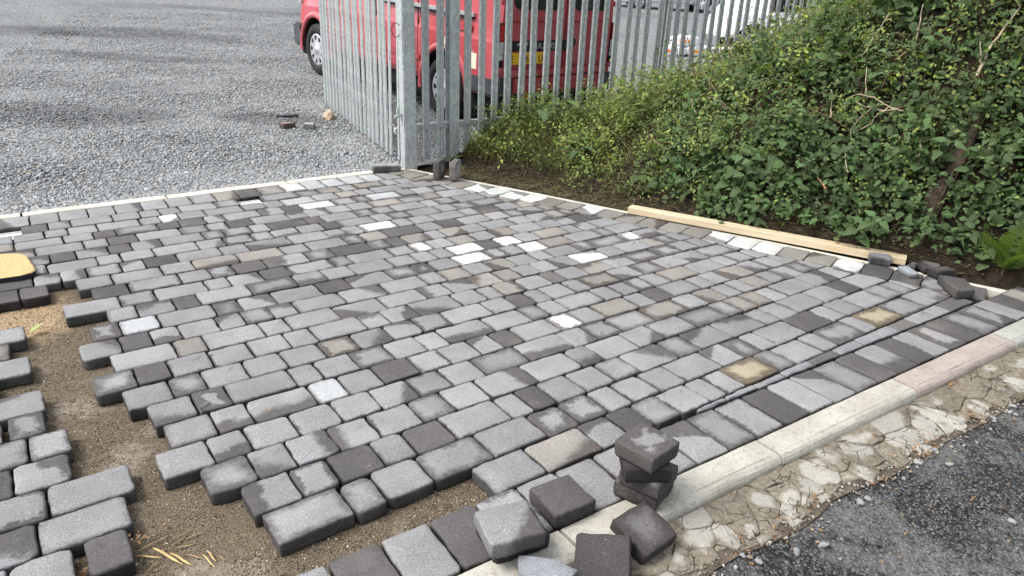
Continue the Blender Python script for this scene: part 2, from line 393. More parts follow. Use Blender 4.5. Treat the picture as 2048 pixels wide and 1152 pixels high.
# ------------------------------------------------------------ paving layout (joint positions along each course, block tones)
ROWS=[
[1.1,1.32,1.576,1.717,1.85,2,2.174,2.287,2.408,2.647,2.768,2.99,3.111,3.366,3.484,3.735,3.984,4.12],
[0.425,0.674,0.79,0.963,1.211,1.452,1.61,1.766,1.893,2.054,2.212,2.457,2.615,2.743,2.854,3.11,3.338,3.47,3.638,3.874,4.042],
[0.405,0.568,0.701,0.864,0.989,1.156,1.407,1.514,1.631,1.786,1.95,2.107,2.354,2.508,2.738,3.001,3.125,3.278,3.53,3.759,3.913],
[0.318,0.479,0.612,0.768,0.93,1.105,1.254,1.421,1.663,1.913,2.038,2.266,2.442,2.672,2.92,3.039,3.164,3.298,3.427,3.7,3.94],
[0.21,0.382,0.512,0.683,0.85,1.016,1.184,1.343,1.507,1.745,1.999,2.151,2.312,2.549,2.804,2.968,3.119,3.245,3.364,3.52,3.656],
[0.272,0.439,0.57,0.819,0.95,1.106,1.279,1.432,1.592,1.711,1.834,2.065,2.205,2.355,2.597,2.723,2.86,3.089,3.211,3.34,3.57,3.702],
[0.248,0.408,0.538,0.798,0.913,1.074,1.241,1.403,1.524,1.778,2.003,2.126,2.244,2.497,2.625,2.756,2.882,3.019,3.253,3.496,3.619],
[0.188,0.357,0.486,0.655,0.819,0.993,1.154,1.32,1.478,1.639,1.883,2.037,2.155,2.265,2.428,2.547,2.78,2.954,3.136,3.359,3.536],
[0.101,0.258,0.387,0.557,0.725,0.893,1.018,1.267,1.389,1.549,1.795,1.954,2.064,2.217,2.399,2.505,2.677,2.877,3.054,3.291,3.463],
[0.193,0.446,0.574,0.829,0.955,1.202,1.45,1.686,1.841,2.005,2.175,2.308,2.448,2.579,2.748,2.975,3.126,3.362,3.481],
[0.09,0.254,0.381,0.503,0.673,0.792,0.927,1.049,1.303,1.541,1.781,1.909,2.072,2.224,2.384,2.547,2.67,2.892,3.035,3.307,3.442],
[0.154,0.28,0.446,0.701,0.826,0.997,1.24,1.408,1.653,1.818,1.932,2.092,2.325,2.449,2.578,2.744,2.971,3.211,3.331],
[0.248,0.38,0.547,0.667,0.923,1.172,1.337,1.5,1.743,1.903,2.035,2.149,2.376,2.505,2.667,2.818,3.066,3.18,3.312],
[0.078,0.329,0.494,0.744,0.866,1.04,1.198,1.45,1.565,1.82,1.981,2.097,2.251,2.419,2.576,2.752,2.965,3.137,3.26,3.396],
[0.222,0.398,0.649,0.806,0.934,1.112,1.361,1.52,1.77,1.893,2.007,2.186,2.295,2.454,2.611,2.848,3.013,3.171],
[0.171,0.341,0.592,0.761,1.006,1.267,1.429,1.671,1.79,1.954,2.204,2.362,2.527,2.756,2.919,3.05,3.22],
[-0.011,0.116,0.241,0.411,0.532,0.708,0.954,1.114,1.374,1.62,1.739,1.864,2.11,2.229,2.398,2.642,2.776,2.966,3.131],
[0.067,0.314,0.436,0.611,0.861,1.02,1.192,1.319,1.49,1.658,1.777,2.029,2.149,2.303,2.536,2.676,2.84,3.087],
[0.095,0.224,0.392,0.52,0.686,0.934,1.06,1.231,1.347,1.601,1.72,1.965,2.098,2.258,2.508,2.621,2.791,3.038],
[0.032,0.284,0.413,0.58,0.831,0.998,1.126,1.292,1.536,1.665,1.828,1.991,2.156,2.41,2.582,2.744],
[-0.063,0.191,0.356,0.483,0.731,0.862,1.026,1.15,1.392,1.56,1.692,1.941,2.105,2.227,2.477,2.612,2.772,2.908],
[0.105,0.232,0.398,0.648,0.776,0.893,1.065,1.321,1.477,1.607,1.854,2.036,2.202,2.329,2.575,2.7,2.87],
[-0.011,0.137,0.265,0.51,0.678,0.801,0.934,1.178,1.345,1.514,1.782,1.962,2.132,2.258,2.512]]
RC=[1.6156,1.7787,1.9455,2.1128,2.2774,2.4427,2.6091,2.773,2.9414,3.1088,3.2727,3.4379,3.6036,3.7704,3.9374,4.1046,4.2717,4.4392,4.6034,4.7737,4.9442,5.1109,5.2832]
RT=[0,0,0,0,-0.002,-0.004,-0.007,-0.01,-0.012,-0.014,-0.018,-0.021,-0.023,-0.024,-0.025,-0.025,-0.025,-0.024,-0.023,-0.02,-0.014,-0.009,-0.005]
TONES={
'D':[(0.06,5.29),(0.42,4.96),(0.79,4.95),(0.93,4.93),(0.49,4.8),(0.46,4.64),(0.16,4.62),(0.61,4.3),(-0.12,4.11),(-0.02,4.12),(0.31,3.97),(0.6,3.63),(-0.09,4.3),(1.63,4.93),(1.61,4.58),(1.71,4.42),(1.21,4.78),(1.46,4.6),(1.02,3.96),(1.12,3.79),(1.72,4.78),(1.92,3.92),(1.63,3.96),(2.87,4.24),(2.44,4.08),(2.14,4.08),(2.44,3.57),(1.98,3.89),(3.32,3.74),(2.45,2.96),(0.32,3.29),(0.32,2.94),(1.11,3.76),(1.32,3.42),(1.16,2.44),(2.44,2.92),(1.24,2.42),(1.77,2.44),(2.09,2.75),(2.78,2.44),(3.83,1.94),(3.29,1.78),(0.78,1.95),(0.78,1.94),(1.07,1.95),(1.57,1.95),(1.78,1.63)],
'M':[(0.2,5.3),(0.6,4.95),(0.9,4.79),(0.6,4.63),(0.3,4.62),(0.04,4.62),(0.48,4.31),(0.32,4.29),(0.17,4.32),(0.05,4.3),(0.42,3.81),(1.48,4.94),(1.6,4.77),(1.77,4.76),(1.08,4.96),(2.03,4.59),(2.18,4.58),(0.99,4.62),(1.15,4.63),(1.26,4.46),(1.41,4.44),(0.96,4.45),(1.11,4.47),(1.14,4.25),(1.68,4.26),(1.8,4.24),(1.44,3.93),(0.87,3.95),(0.96,3.8),(1.26,3.62),(1.51,3.77),(1.73,4.08),(2.17,4.93),(1.26,5.26),(1.83,3.91),(1.88,5.29),(2.84,4.94),(2.95,4.93),(2.5,4.75),(2.71,4.59),(2.27,4.4),(2.75,4.42),(2.96,4.42),(2.7,4.25),(2.98,4.08),(3.13,4.08),(3.1,3.92),(3.2,3.74),(3.25,3.57),(2.39,3.42),(1.77,3.43),(1.88,3.44),(2.97,3.25),(2.64,3.09),(3.22,4.57),(0.22,3.47),(0.17,3.3),(0.44,3.3),(0.15,2.96),(0.41,2.81),(0.34,2.66),(0.46,3.62),(0.95,3.77),(1.04,3.6),(1.26,3.6),(0.91,3.44),(0.76,3.45),(0.98,3.26),(1.41,3.24),(1.33,2.95),(1.44,2.97),(1.24,2.78),(1.17,2.61),(0.73,3.27),(1.93,3.1),(2.08,3.08),(1.67,2.92),(1.51,2.93),(2.07,2.6),(2.07,2.28),(2.2,2.3),(1.62,2.27),(1.64,2.6),(1.97,2.11),(1.85,2.27),(3.28,3.39),(3.51,3.26),(3.58,3.1),(3.21,3.24),(3.19,2.93),(3.39,2.92),(3.04,2.76),(3.63,2.43),(3.7,2.24),(2.83,2.6),(2.99,2.13),(3.85,2.31),(2.78,2.11),(2.27,2.25),(2.63,1.95),(2.43,1.96),(2.88,1.95),(2.68,1.78),(2.69,1.61),(1.95,1.65),(2.92,2.07),(2.23,1.94),(3.82,2.1),(4,2.11),(3.96,1.77),(4.13,1.78),(4.21,1.62),(3.25,1.6),(0.47,2.61),(0.33,2.62),(0.5,2.44),(0.45,2.28),(0.55,2.12),(0.41,2.79),(0.69,2.45),(0.55,2.11),(0.63,1.94),(0.55,1.77),(0.49,1.95),(0.4,2.12),(0.73,1.77),(1.19,2.11),(0.76,2.12),(1.53,1.78),(1.63,1.63),(1.91,1.64),(1.7,1.79)],
'W':[(0.83,5.1),(1.82,4.92),(1.98,4.25),(2.04,3.75),(2.27,3.57),(2.2,3.42),(2.59,3.58),(2.65,3.44),(2.82,3.1),(2.13,2.43),(3.36,3.24)],
'T':[(-0.1,4.95),(-0.02,4.8),(0.9,4.12),(1.14,4.11),(1.87,4.09),(2.11,5.1),(2.05,5.29),(2.39,5.31),(2.27,4.95),(2.28,4.76),(3.12,4.41),(3.19,4.24),(3.28,4.05),(2.1,3.92),(2.37,3.92),(3.27,3.9),(2.34,3.73),(2.66,3.74),(2.94,3.57),(2.86,3.41),(2,3.27),(2.31,3.26),(2.23,3.1),(2.73,2.96),(2.67,4.75),(0.56,3.11),(1.07,2.78),(1.98,3.24),(2.22,3.08),(2.14,2.92),(2.6,2.77),(2.07,3.09),(3.42,3.09),(2.5,2.45),(2.7,2.3),(3.05,2.27),(3.44,2.27),(3.1,2.11),(3.44,2.43),(3.22,2.11),(3.14,2.59),(2.87,1.94),(1.44,1.62)],
'L':[(1.43,5.21),(1.72,5.09),(2.36,4.93),(0.36,3.47),(0.84,2.45),(0.9,2.42)],
'Y':[(2.52,1.62),(3.61,1.61)]}
# ------------------------------------------------------------ ground sheets
def sheet(name, fz, x0, x1, y0, y1, nx, ny, mat, kind='structure', keep=None):
    xs = np.linspace(x0, x1, nx); ys = np.linspace(y0, y1, ny)
    X, Y = np.meshgrid(xs, ys); Z = fz(X, Y)
    vs = np.c_[X.ravel(), Y.ravel(), Z.ravel()]
    i = np.arange(nx*ny).reshape(ny, nx)
    q = np.c_[i[:-1, :-1].ravel(), i[:-1, 1:].ravel(), i[1:, 1:].ravel(), i[1:, :-1].ravel()]
    if keep is not None:
        c = vs[q].mean(1); q = q[keep(c[:, 0], c[:, 1])]
    me = fast_mesh(name, vs, q, smooth=True); o = link(name, me, None, mat); tag(o, kind=kind); return o
_rs = np.random.RandomState(7)
def wob(X, Y, f=1.0, seed=0):
    r = np.random.RandomState(seed); z = np.zeros_like(X, dtype=float)
    for k in range(7):
        a, b, p = r.uniform(-1, 1), r.uniform(-1, 1), r.uniform(0, 6.28); m = f*(1.6**k)
        z += np.sin((a*X + b*Y)*m*2.2 + p)/(1.35**k)
    return z/4
YARD_Y, YARD_S = 5.725, 0.055
def yard_z(x, y): return np.maximum(0, np.asarray(y) - 5.70)*YARD_S - .014
tag(sheet('ground', lambda X, Y: X*0 - .30, -260, 260, -260, 260, 2, 2, M['earth']), kind='structure')
sheet('gravel_yard', lambda X, Y: yard_z(X, Y) + .018*wob(X, Y, .8, 3), -60, 80, YARD_Y, 125, 220, 190, M['yard'])
sheet('road', lambda X, Y: X*0 - .062 + .006*wob(X, Y, 2, 5), -6, 14, -9, 1.14, 120, 70, M['road'])
sheet('sand_bed', lambda X, Y: X*0 - .056 + .007*wob(X, Y, 3, 8) + .004*wob(X, Y, 14, 9), -1.6, 5.6, 1.12, 5.72, 220, 150, M['sand'],
      keep=lambda x, y: x < 5.4 - .35*(y - 1.1)*1.0 + .45)

# ------------------------------------------------------------ paving blocks
XO_Y = [1.15, 1.3, 1.6, 2.1, 2.594, 2.764, 3.073, 3.397, 3.681, 4.006, 4.312, 4.786, 5.346, 5.64]
XO_X = [4.66, 4.62, 4.50, 4.31, 4.115, 4.045, 3.935, 3.815, 3.695, 3.565, 3.443, 3.232, 2.985, 2.86]
def x_out(y): return float(np.interp(y, XO_Y, XO_X))
def x_in(y): return x_out(y) - .215
def kerb_in(x): return 1.305 - .039*(x - .954)
def sold_top(x): return kerb_in(x) + .243

def clip(poly, a, b, c):
    """keep a*x+b*y<=c"""
    out = []
    for i in range(len(poly)):
        p, q = poly[i], poly[(i+1) % len(poly)]
        dp, dq = a*p[0]+b*p[1]-c, a*q[0]+b*q[1]-c
        if dp <= 0: out.append(p)
        if dp*dq < 0:
            t = dp/(dp-dq); out.append((p[0]+t*(q[0]-p[0]), p[1]+t*(q[1]-p[1])))
    return out
def poly_area(p):
    return .5*sum(p[i][0]*p[(i+1) % len(p)][1]-p[(i+1) % len(p)][0]*p[i][1] for i in range(len(p)))
def inset(poly, d):
    n = len(poly); out = []
    for i in range(n):
        p0, p1, p2 = np.array(poly[i-1]), np.array(poly[i]), np.array(poly[(i+1) % n])
        a = p1-p0; b = p2-p1; a = a/(np.linalg.norm(a)+1e-9); b = b/(np.linalg.norm(b)+1e-9)
        na, nb = np.array([-a[1], a[0]]), np.array([-b[1], b[0]])
        m = na+nb; l = np.linalg.norm(m)
        m = na if l < 1e-6 else m/l
        k = d/max(.45, float(m @ na)); out.append(p1+m*k)
    return out
def outline(poly, rnd, rad, jit):
    """rounded, subdivided and slightly ragged outline of a convex CCW polygon"""
    n = len(poly); out = []
    P = [np.array(p, float) for p in poly]
    for i in range(n):
        p0, p1, p2 = P[i-1], P[i], P[(i+1) % n]
        l0, l1 = np.linalg.norm(p0-p1), np.linalg.norm(p2-p1)
        r = min(rad*rnd.uniform(.6, 1.5), .38*l0, .38*l1)
        a = p1+(p0-p1)/l0*r; b = p1+(p2-p1)/l1*r
        jj = jit*min(1, r/.012)
        out += [(1-q)**2*a+2*q*(1-q)*p1+q*q*b+rnd.normal(0, jj, 2) for q in (0, .33, .67, 1)]
        e = P[(i+1) % n]; l2 = l1-2*r
        if l2 > .05:
            r2 = min(rad, .38*l1); c = e+(p1-e)/l1*r2
            k = max(1, int(l2/.045))
            for j in range(1, k+1): out.append(b+(c-b)*j/(k+1)+rnd.normal(0, jit*1.2, 2))
    return out
def block_mesh(name, poly, rnd, col, wet, soft=.012, thick=.056, rad=.016, jit=.0015, side=1.0, gap=.0035, cham=.0038, top=0.0, crown=.001):
    """a rumbled block; polygon in world x,y. returns mesh centred on its centroid, and the centroid"""
    if poly_area(poly) < 0: poly = poly[::-1]
    c = np.mean(np.array(poly), 0)
    loc = [tuple(np.array(p)-c) for p in poly]
    if gap: loc = [tuple(p) for p in inset(loc, gap)]
    o = np.array(outline(loc, rnd, rad, jit)); n = len(o)
    sz = max(.01, min(np.ptp(o[:, 0]), np.ptp(o[:, 1]))*.5)
    cm = cham*rnd.uniform(.7, 1.4)
    md_ = (o.max(0)+o.min(0))/2; hf = np.maximum(np.ptp(o, axis=0)/2, .006)
    def ins(d): return md_+(o-md_)*np.maximum(.15, 1-d/hf)
    jz = lambda s: rnd.normal(0, s, n)
    k = np.linalg.norm(o, axis=1)
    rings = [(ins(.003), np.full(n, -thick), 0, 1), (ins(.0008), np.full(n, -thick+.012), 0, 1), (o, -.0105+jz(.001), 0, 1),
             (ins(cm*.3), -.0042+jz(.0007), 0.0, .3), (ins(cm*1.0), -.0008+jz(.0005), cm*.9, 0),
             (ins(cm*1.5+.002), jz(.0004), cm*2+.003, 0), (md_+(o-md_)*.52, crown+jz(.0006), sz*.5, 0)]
    vs = []; ed = []; sd = []
    for (xy, z, e, s_) in rings:
        vs.append(np.c_[xy, z+top]); ed += [e]*n; sd += [s_]*n
    vs = np.concatenate(vs); m = len(rings); hx, hy = np.ptp(o[:, 0])/2, np.ptp(o[:, 1])/2; mid = (o.max(0)+o.min(0))/2
    vs = np.vstack([vs, [[md_[0], md_[1], crown*1.3+top]], [[md_[0], md_[1], -thick+top]]]); ed += [sz*.95, 0]; sd += [0, 1]
    fs = []
    for r_ in range(m-1):
        for j in range(n):
            a, b = r_*n+j, r_*n+(j+1) % n
            fs += [(a, b, b+n), (a, b+n, a+n)]
    for j in range(n):
        fs.append(((m-1)*n+j, (m-1)*n+(j+1) % n, m*n)); fs.append((j, m*n+1, (j+1) % n))
    N = len(vs); seed = rnd.uniform(0, 50, 3)
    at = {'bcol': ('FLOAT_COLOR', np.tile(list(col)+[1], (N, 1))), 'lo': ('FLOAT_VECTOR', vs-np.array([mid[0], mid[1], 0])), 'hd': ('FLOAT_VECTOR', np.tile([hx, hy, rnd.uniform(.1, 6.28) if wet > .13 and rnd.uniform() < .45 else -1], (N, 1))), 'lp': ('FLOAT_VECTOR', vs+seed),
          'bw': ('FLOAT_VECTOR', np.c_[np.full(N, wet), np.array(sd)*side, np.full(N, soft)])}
    return fast_mesh(name, vs, fs, at, smooth=True), c, (vs, np.array(fs), at)
TONE_PTS = [(k, np.array(v)) for k, v in TONES.items() if v]
def tone_at(x, y, half):
    best = None; bd = 1e9
    for k, pts in TONE_PTS:
        d = np.hypot((pts[:, 0]-x)/max(half, .08)*.09, (pts[:, 1]-y))
        j = d.min()
        if j < bd: bd = j; best = k
    return best if bd < .082 else 'g'
def tone_spec(k, rnd):
    u = rnd.uniform
    g = u(.180, .240)
    if k == 'g': return (g*.985, g*.99, g*1.0), (u(0, .07) if u() < .8 else u(.07, .2)), u(.004, .02)
    if k == 'M': return (g*.97, g*.98, g*.99), u(.14, .42), u(.006, .035)
    if k == 'D': 
        d = u(.062, .088); return (d*1.02, d*.96, d*.98), 0.0, .01
    if k == 'W': return (.46, .46, .45), u(.05, .2), .006
    if k == 'T': return (g*1.02, g*.955, g*.875), u(.05, .3), u(.01, .03)
    if k == 'L': return (.33, .34, .345), u(.03, .15), .015
    if k == 'Y': return (.30, .265, .19), .36, .02
    return (g, g, g), .1, .01
CAMP = np.array([0, 0, 1.55])
class Paving:
    """a piece of the setting; blocks become its children, nearest 300 singly, the others one joined part"""
    def __init__(s, name, z=0): s.name = name; s.items = []; s.root = tag(empty(name), kind='structure')
    def add(s, poly, rnd, spec, **kw):
        s.items.append((poly, rnd.randint(1 << 30), spec, kw))
    def finish(s, part='paving_block', lab=None):
        def far(it): 
            c = np.mean(np.array(it[0]), 0); a = abs(poly_area(it[0]))
            d = np.hypot(*c); 
            vis = 0 if c[0] > -.35*1 - .0 and True else 3
            return d/max(.4, math.sqrt(a)/.16) + (6 if c[0] < -.3 else 0)
        s.items.sort(key=far)
        joined = []
        for i, (poly, seed, (col, wet, soft), kw) in enumerate(s.items):
            rnd = np.random.RandomState(seed)
            nm = part
            me, c, raw = block_mesh(nm, poly, rnd, col, wet, soft, **kw)
            z = rnd.normal(0, .0012); rx, ry = rnd.normal(0, .006, 2)
            if i < 296:
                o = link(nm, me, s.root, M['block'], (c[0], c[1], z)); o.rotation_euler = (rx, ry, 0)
                if lab: 
                    l_ = lab(c)
                    if l_: o['label'] = l_
            else:
                bpy.data.meshes.remove(me)
                v, f, at = raw; v = v+np.array([c[0], c[1], z]); joined.append((v, f, at))
        if joined:
            off = 0; V = []; F = []; A = {k: [] for k in joined[0][2]}
            for v, f, at in joined:
                V.append(v); F.append(f+off); off += len(v)
                for k in at: A[k].append(np.asarray(at[k][1]))
            at = {k: (joined[0][2][k][0], np.concatenate(A[k])) for k in A}
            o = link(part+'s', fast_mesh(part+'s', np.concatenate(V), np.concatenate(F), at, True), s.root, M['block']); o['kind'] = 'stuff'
def ry(k, x):  # lower line of course k at x
    def cen(i):
        i = max(-1, min(23, i)); 
        if i < 0: return RC[0]-.1668 + 0*x
        if i > 22: return RC[22]+.1672 + RT[22]*(x-1.8)
        return RC[i]+RT[i]*(x-1.8)
    return .5*(cen(k-1)+cen(k))
rnd = np.random.RandomState(11)
field = Paving('block_paving')
HOLES = [(22, 1.43), (22, -.09)]
def add_course(pv, k, edges, clipr=True):
    for a, b in zip(edges, edges[1:]):
        if b-a < .03: continue
        xc = .5*(a+b)
        if any(h == k and abs(xc-x) < .06 for h, x in HOLES): continue
        j = rnd.normal(0, .0025)
        poly = [(a, ry(k, a)+j), (b, ry(k, b)+j), (b, ry(k+1, b)+j), (a, ry(k+1, a)+j)]
        if clipr:
            y0, y1 = ry(k, xc), ry(k+1, xc); xa, xb = x_in(y0)-.004, x_in(y1)-.004
            poly = clip(poly, (y1-y0), -(xb-xa), (y1-y0)*xa-(xb-xa)*y0)
            if len(poly) < 3 or abs(poly_area(poly)) < .0012: continue
            if abs(poly_area(poly)) < .010 and len(poly) == 3 and min(np.ptp([p[0] for p in poly]), .1) < .03: continue
        c = np.mean(np.array(poly), 0)
        t = tone_at(c[0], c[1]-.012*0, (b-a)/2)
        if t == 'g' and rnd.uniform() < .02: t = 'M'
        small = abs(poly_area(poly)) < .012
        pv.add(poly, rnd, tone_spec(t, rnd), rad=.007 if small else (.021 if rnd.uniform() < .45 else .012), gap=.0030, cham=.003 if small else .0038)
def fill(x0, x1):
    out = [x0]
    while out[-1] > x1: out.append(out[-1]-rnd.choice([.125, .167, .167, .25]))
    return out[::-1]
for k, e in enumerate(ROWS):
    e = list(e)
    if k >= 16: e = fill(e[0], -.9)[:-1]+e
    if k == 22: 
        e = [x for x in e if not (-.2 < x < -.02)]; e = sorted(set(e+[-.18]))
    last = x_in(RC[k])
    while e[-1] < last+.05: e.append(e[-1]+rnd.choice([.125, .167, .25], p=[.3, .4, .3]))
    add_course(field, k, e)
# piece still to be filled along row 15 at the board end
add_course(field, 15, fill(-.08, -.9)[:-1]+[-.08, .048], False)
field.finish()
# unfinished strip at the left, laid up to the open sand
left = Paving('unfinished_paving')
LEFT = {12: [-.30, -.085], 11: [-.40, -.15], 10: [-.34, -.086], 9: [-.45, -.215], 8: [-.30, -.065], 7: [-.192-.125, -.207, -.192, -.074],
        6: [-.40, -.139, -.012], 5: [-.36, -.192, -.028], 4: [-.35, -.11, .134], 3: [-.40, -.148, .096], 2: [-.38, -.225, -.068, -.045, .075]}
for k, e in LEFT.items():
    gapat = {7: (-.207, -.192), 2: (-.068, -.045)}.get(k)
    ee = fill(e[0], -1.1)[:-1]+e
    for a, b in zip(ee, ee[1:]):
        if gapat and abs(a-gapat[0]) < .004: continue
        y0, y1 = ry(k, a)-.003, ry(k+1, a)-.003
        poly = [(a, y0), (b, y0), (b, y1), (a, y1)]
        c = (.5*(a+b), .5*(y0+y1))
        t = {(7, 1): 'M', (6, 0): 'M', (5, 1): 'M', (5, 0): 'D', (4, 0): 'M', (2, 1): 'D', (9, 0): 'D', (8, 1): 'M', (3, 1): 'g', (4, 1): 'g', (6, 1): 'g', (12, 1): 'g', (11, 1): 'T'}.get(
            (k, 1 if b > e[-1]-.01 else 0), 'g' if rnd.uniform() < .7 else 'M')
        left.add(poly, rnd, tone_spec(t, rnd), rad=.02, gap=.003)
left.finish()
# soldier course along the kerb
sold = Paving('soldier_course')
SX = [-.16, .01, .17, .34, .51, .674, .836, .999, 1.162, 1.323, 1.49, 1.645, 1.80, 1.965, 2.125, 2.29, 2.451, 2.611, 2.768, 2.935, 3.094, 3.26, 3.41, 3.556, 3.716, 3.88, 4.056, 4.22, 4.385, 4.55, 4.70, 4.86]
ST = {.836: 'D', .999: 'M', 1.162: 'g', 1.49: 'g', 1.80: 'M', 1.965: 'M', 2.29: 'D', 2.611: 'g', 2.768: 'M', 2.935: 'D', 3.094: 'M', 3.26: 'D', 3.41: 'g', 3.556: 'M', 3.716: 'D', 3.88: 'M', 4.056: 'M', 4.22: 'g', 4.385: 'D', 4.55: 'T', 4.70: 'D', .51: 'D', .674: 'g'}
for a, b in zip(SX, SX[1:]):
    t = min(ST, key=lambda q: abs(q-a)); t = ST[t] if abs(t-a) < .02 else 'g'
    d = -.039
    f = lambda x, top: (x+(.009 if top else 0), (sold_top(x)-.004 if top else kerb_in(x)+.004))
    poly = [f(a, 0), f(b, 0), f(b, 1), f(a, 1)]
    if a < .8: pass
    sold.add(poly, rnd, tone_spec(t, rnd), rad=.014, gap=.0035, top=.0)
sold.finish()
# thin cut slips closing the wedge between the courses and the soldier course
slip = Paving('cut_slip_course')
PX = [2.07, 2.24, 2.43, 2.62, 2.83, 3.03, 3.22, 3.379, 3.533, 3.703, 3.898, 4.04, 4.285]
for i, (a, b) in enumerate(zip(PX, PX[1:])):
    poly = [(a, sold_top(a)+.003), (b, sold_top(b)+.003), (b, ry(0, b)-.003), (a, ry(0, a)-.003)]
    slip.add(poly, rnd, ((.10, .095, .095) if i in (4, 8, 11) else (.20, .205, .21), -.3, .01), rad=.006, gap=.003, cham=.003)
slip.finish()
# border course under the back edging
bord = Paving('border_course')
BX = [-.95, -.79, -.62, -.455, -.29, -.12, .049, .218, .387, .554, .725, .889, 1.056, 1.225, 1.393, 1.556, 1.739, 1.91, 2.073, 2.243, 2.413, 2.583, 2.75, 2.93]
BT = {-.12: 'M', .387: 'g', 1.225: 'T', 1.393: 'D', 1.556: 'T', 1.739: 'W', 1.91: 'L', 2.073: 'L', 2.243: 'L', 2.413: 'L', 2.583: 'g', 2.75: 'T'}
for a, b in zip(BX, BX[1:]):
    yb = ry(23, a)+.001
    poly = [(a-.004, yb), (b-.004, yb), (b+.004, 5.612), (a+.004, 5.612)]
    xa, xb = x_in(5.37)+.0, x_in(5.62)
    poly = clip(poly, (5.62-5.37), -(xb-xa), (5.62-5.37)*xa-(xb-xa)*5.37)
    if len(poly) < 3: continue
    t = min(BT, key=lambda q: abs(q-a)); t = BT[t] if abs(t-a) < .02 else 'g'
    bord.add(poly, rnd, tone_spec(t, rnd), rad=.014, gap=.0035)
bord.finish()
# border course beside the bank
rb = Paving('side_border_course')
RS = [((3.221, 4.702), 'L'), ((3.245, 4.5), 'L'), ((3.272, 4.306), 'W'), ((3.551, 3.891), 'L'), ((3.863, 2.962), 'L'), ((3.949, 2.817), 'W'), ((4.039, 2.661), 'W'),
      ((4.223, 2.206), 'L'), ((4.281, 2.061), 'D'), ((4.30, 1.90), 'D'), ((4.332, 1.71), 'M'), ((4.45, 1.55), 'D')]
ys = [5.60]
while ys[-1] > 1.42: ys.append(ys[-1]-.1665*.935)
for a, b in zip(ys, ys[1:]):
    s_ = .06   # ends lean with the border
    poly = [(x_in(b)+.003, b-.0), (x_out(b)-.003, b+.075), (x_out(a)-.003, a+.075), (x_in(a)+.003, a)]
    poly = clip(poly, 0, 1, 5.612)
    poly = clip(poly, 0, -1, -1.36)
    if len(poly) < 3: continue
    c = np.mean(np.array(poly), 0); d = [np.hypot(c[0]-p[0]+.02, c[1]-p[1]) for p, _ in RS]; j = int(np.argmin(d))
    t = RS[j][1] if d[j] < .10 else 'T'
    if t == 'T':
        g = rnd.uniform(.15, .20); sp = ((g, g*.95, g*.86), rnd.uniform(.05, .3), .02)
    else: sp = tone_spec(t, rnd)
    if t == 'L': sp = ((.43, .44, .43), .25, .01)
    rb.add(poly, rnd, sp, rad=.009, gap=.0025, jit=.0008)
rb.finish()

# ------------------------------------------------------------ kerb and edgings
def extrude_profile(name, prof, x0, x1, fy, mat, parent, nseg=8, seed=0, lab=None):
    """profile of (offset along -y from the inner line, z); swept along x on the line fy"""
    r_ = np.random.RandomState(seed); mb = MB(); n = len(prof); xs = np.linspace(x0, x1, nseg+1)
    vs = []
    for i, x in enumerate(xs):
        end = i in (0, nseg)
        for j, (o, z) in enumerate(prof):
            dx = (.004 if i == 0 else -.004) if end else 0
            jz = r_.normal(0, .0009) if z > -.05 else 0
            vs.append((x+dx, fy(x)-o+r_.normal(0, .0007), z+jz-(0.002 if end and z > -.06 else 0)))
    fs = []
    for i in range(nseg):
        for j in range(n): fs.append((i*n+j, i*n+(j+1) % n, (i+1)*n+(j+1) % n, (i+1)*n+j))
    fs.append(tuple(range(n))); fs.append(tuple(range(nseg*n+n-1, nseg*n-1, -1)))
    mb.add(vs, fs); o = mb.build(name, mat, parent)
    if lab: o['label'] = lab
    return o
kr = tag(empty('kerb'), kind='structure')
KP = [(0, -.15), (0, -.006), (.006, .002), (.096, .003), (.099, .0005), (.103, .002), (.113, -.002), (.122, -.010), (.128, -.022), (.130, -.036), (.130, -.15)]
KX = [-.66, .253, 1.167, 2.095, 3.01, 3.92, 4.835, 5.75]
for i, (a, b) in enumerate(zip(KX, KX[1:])):
    m = M['kerb_pink'] if i == 4 else (M['kerb_grey'] if i >= 5 else M['kerb'])
    extrude_profile('kerb_stone', KP, a+.002, b-.002, lambda x: kerb_in(x)-.001, m, kr, 10, i,
                    'pinkish worn kerb stone' if i == 4 else ('grey green kerb stone' if i == 5 else None))
er = tag(empty('edging'), kind='structure')
EP = [(0, -.15), (0, -.004), (.004, .001), (.094, .002), (.098, -.003), (.098, -.15)]
EX = [-1.8, -.9, .012, .925, 1.84, 2.755]
for i, (a, b) in enumerate(zip(EX, EX[1:])):
    extrude_profile('edging_stone', EP, a+.003, b-.003, lambda x: 5.716-.004*np.sin(x), M['edging'], er, 6, 20+i)
EY = [5.60, 4.75, 3.9, 3.05, 2.2, 1.30]
for a, b in zip(EY, EY[1:]):
    mb = MB(); vs = []; n = 6
    for i in range(n+1):
        y = a+(b-a)*i/n; x = x_out(y); wd = .062
        for (dx, z) in ((.003, -.15), (.003, -.012), (.008, -.008), (wd-.006, -.009), (wd, -.014), (wd, -.15)):
            vs.append((x+dx, y+.075+(dx*.25), z))
    fs = [(i*6+j, i*6+(j+1) % 6, (i+1)*6+(j+1) % 6, (i+1)*6+j) for i in range(n) for j in range(6)]+[tuple(range(6)), tuple(range(n*6+5, n*6-1, -1))]
    mb.add(vs, fs); mb.build('edging_stone', M['edging'], er)

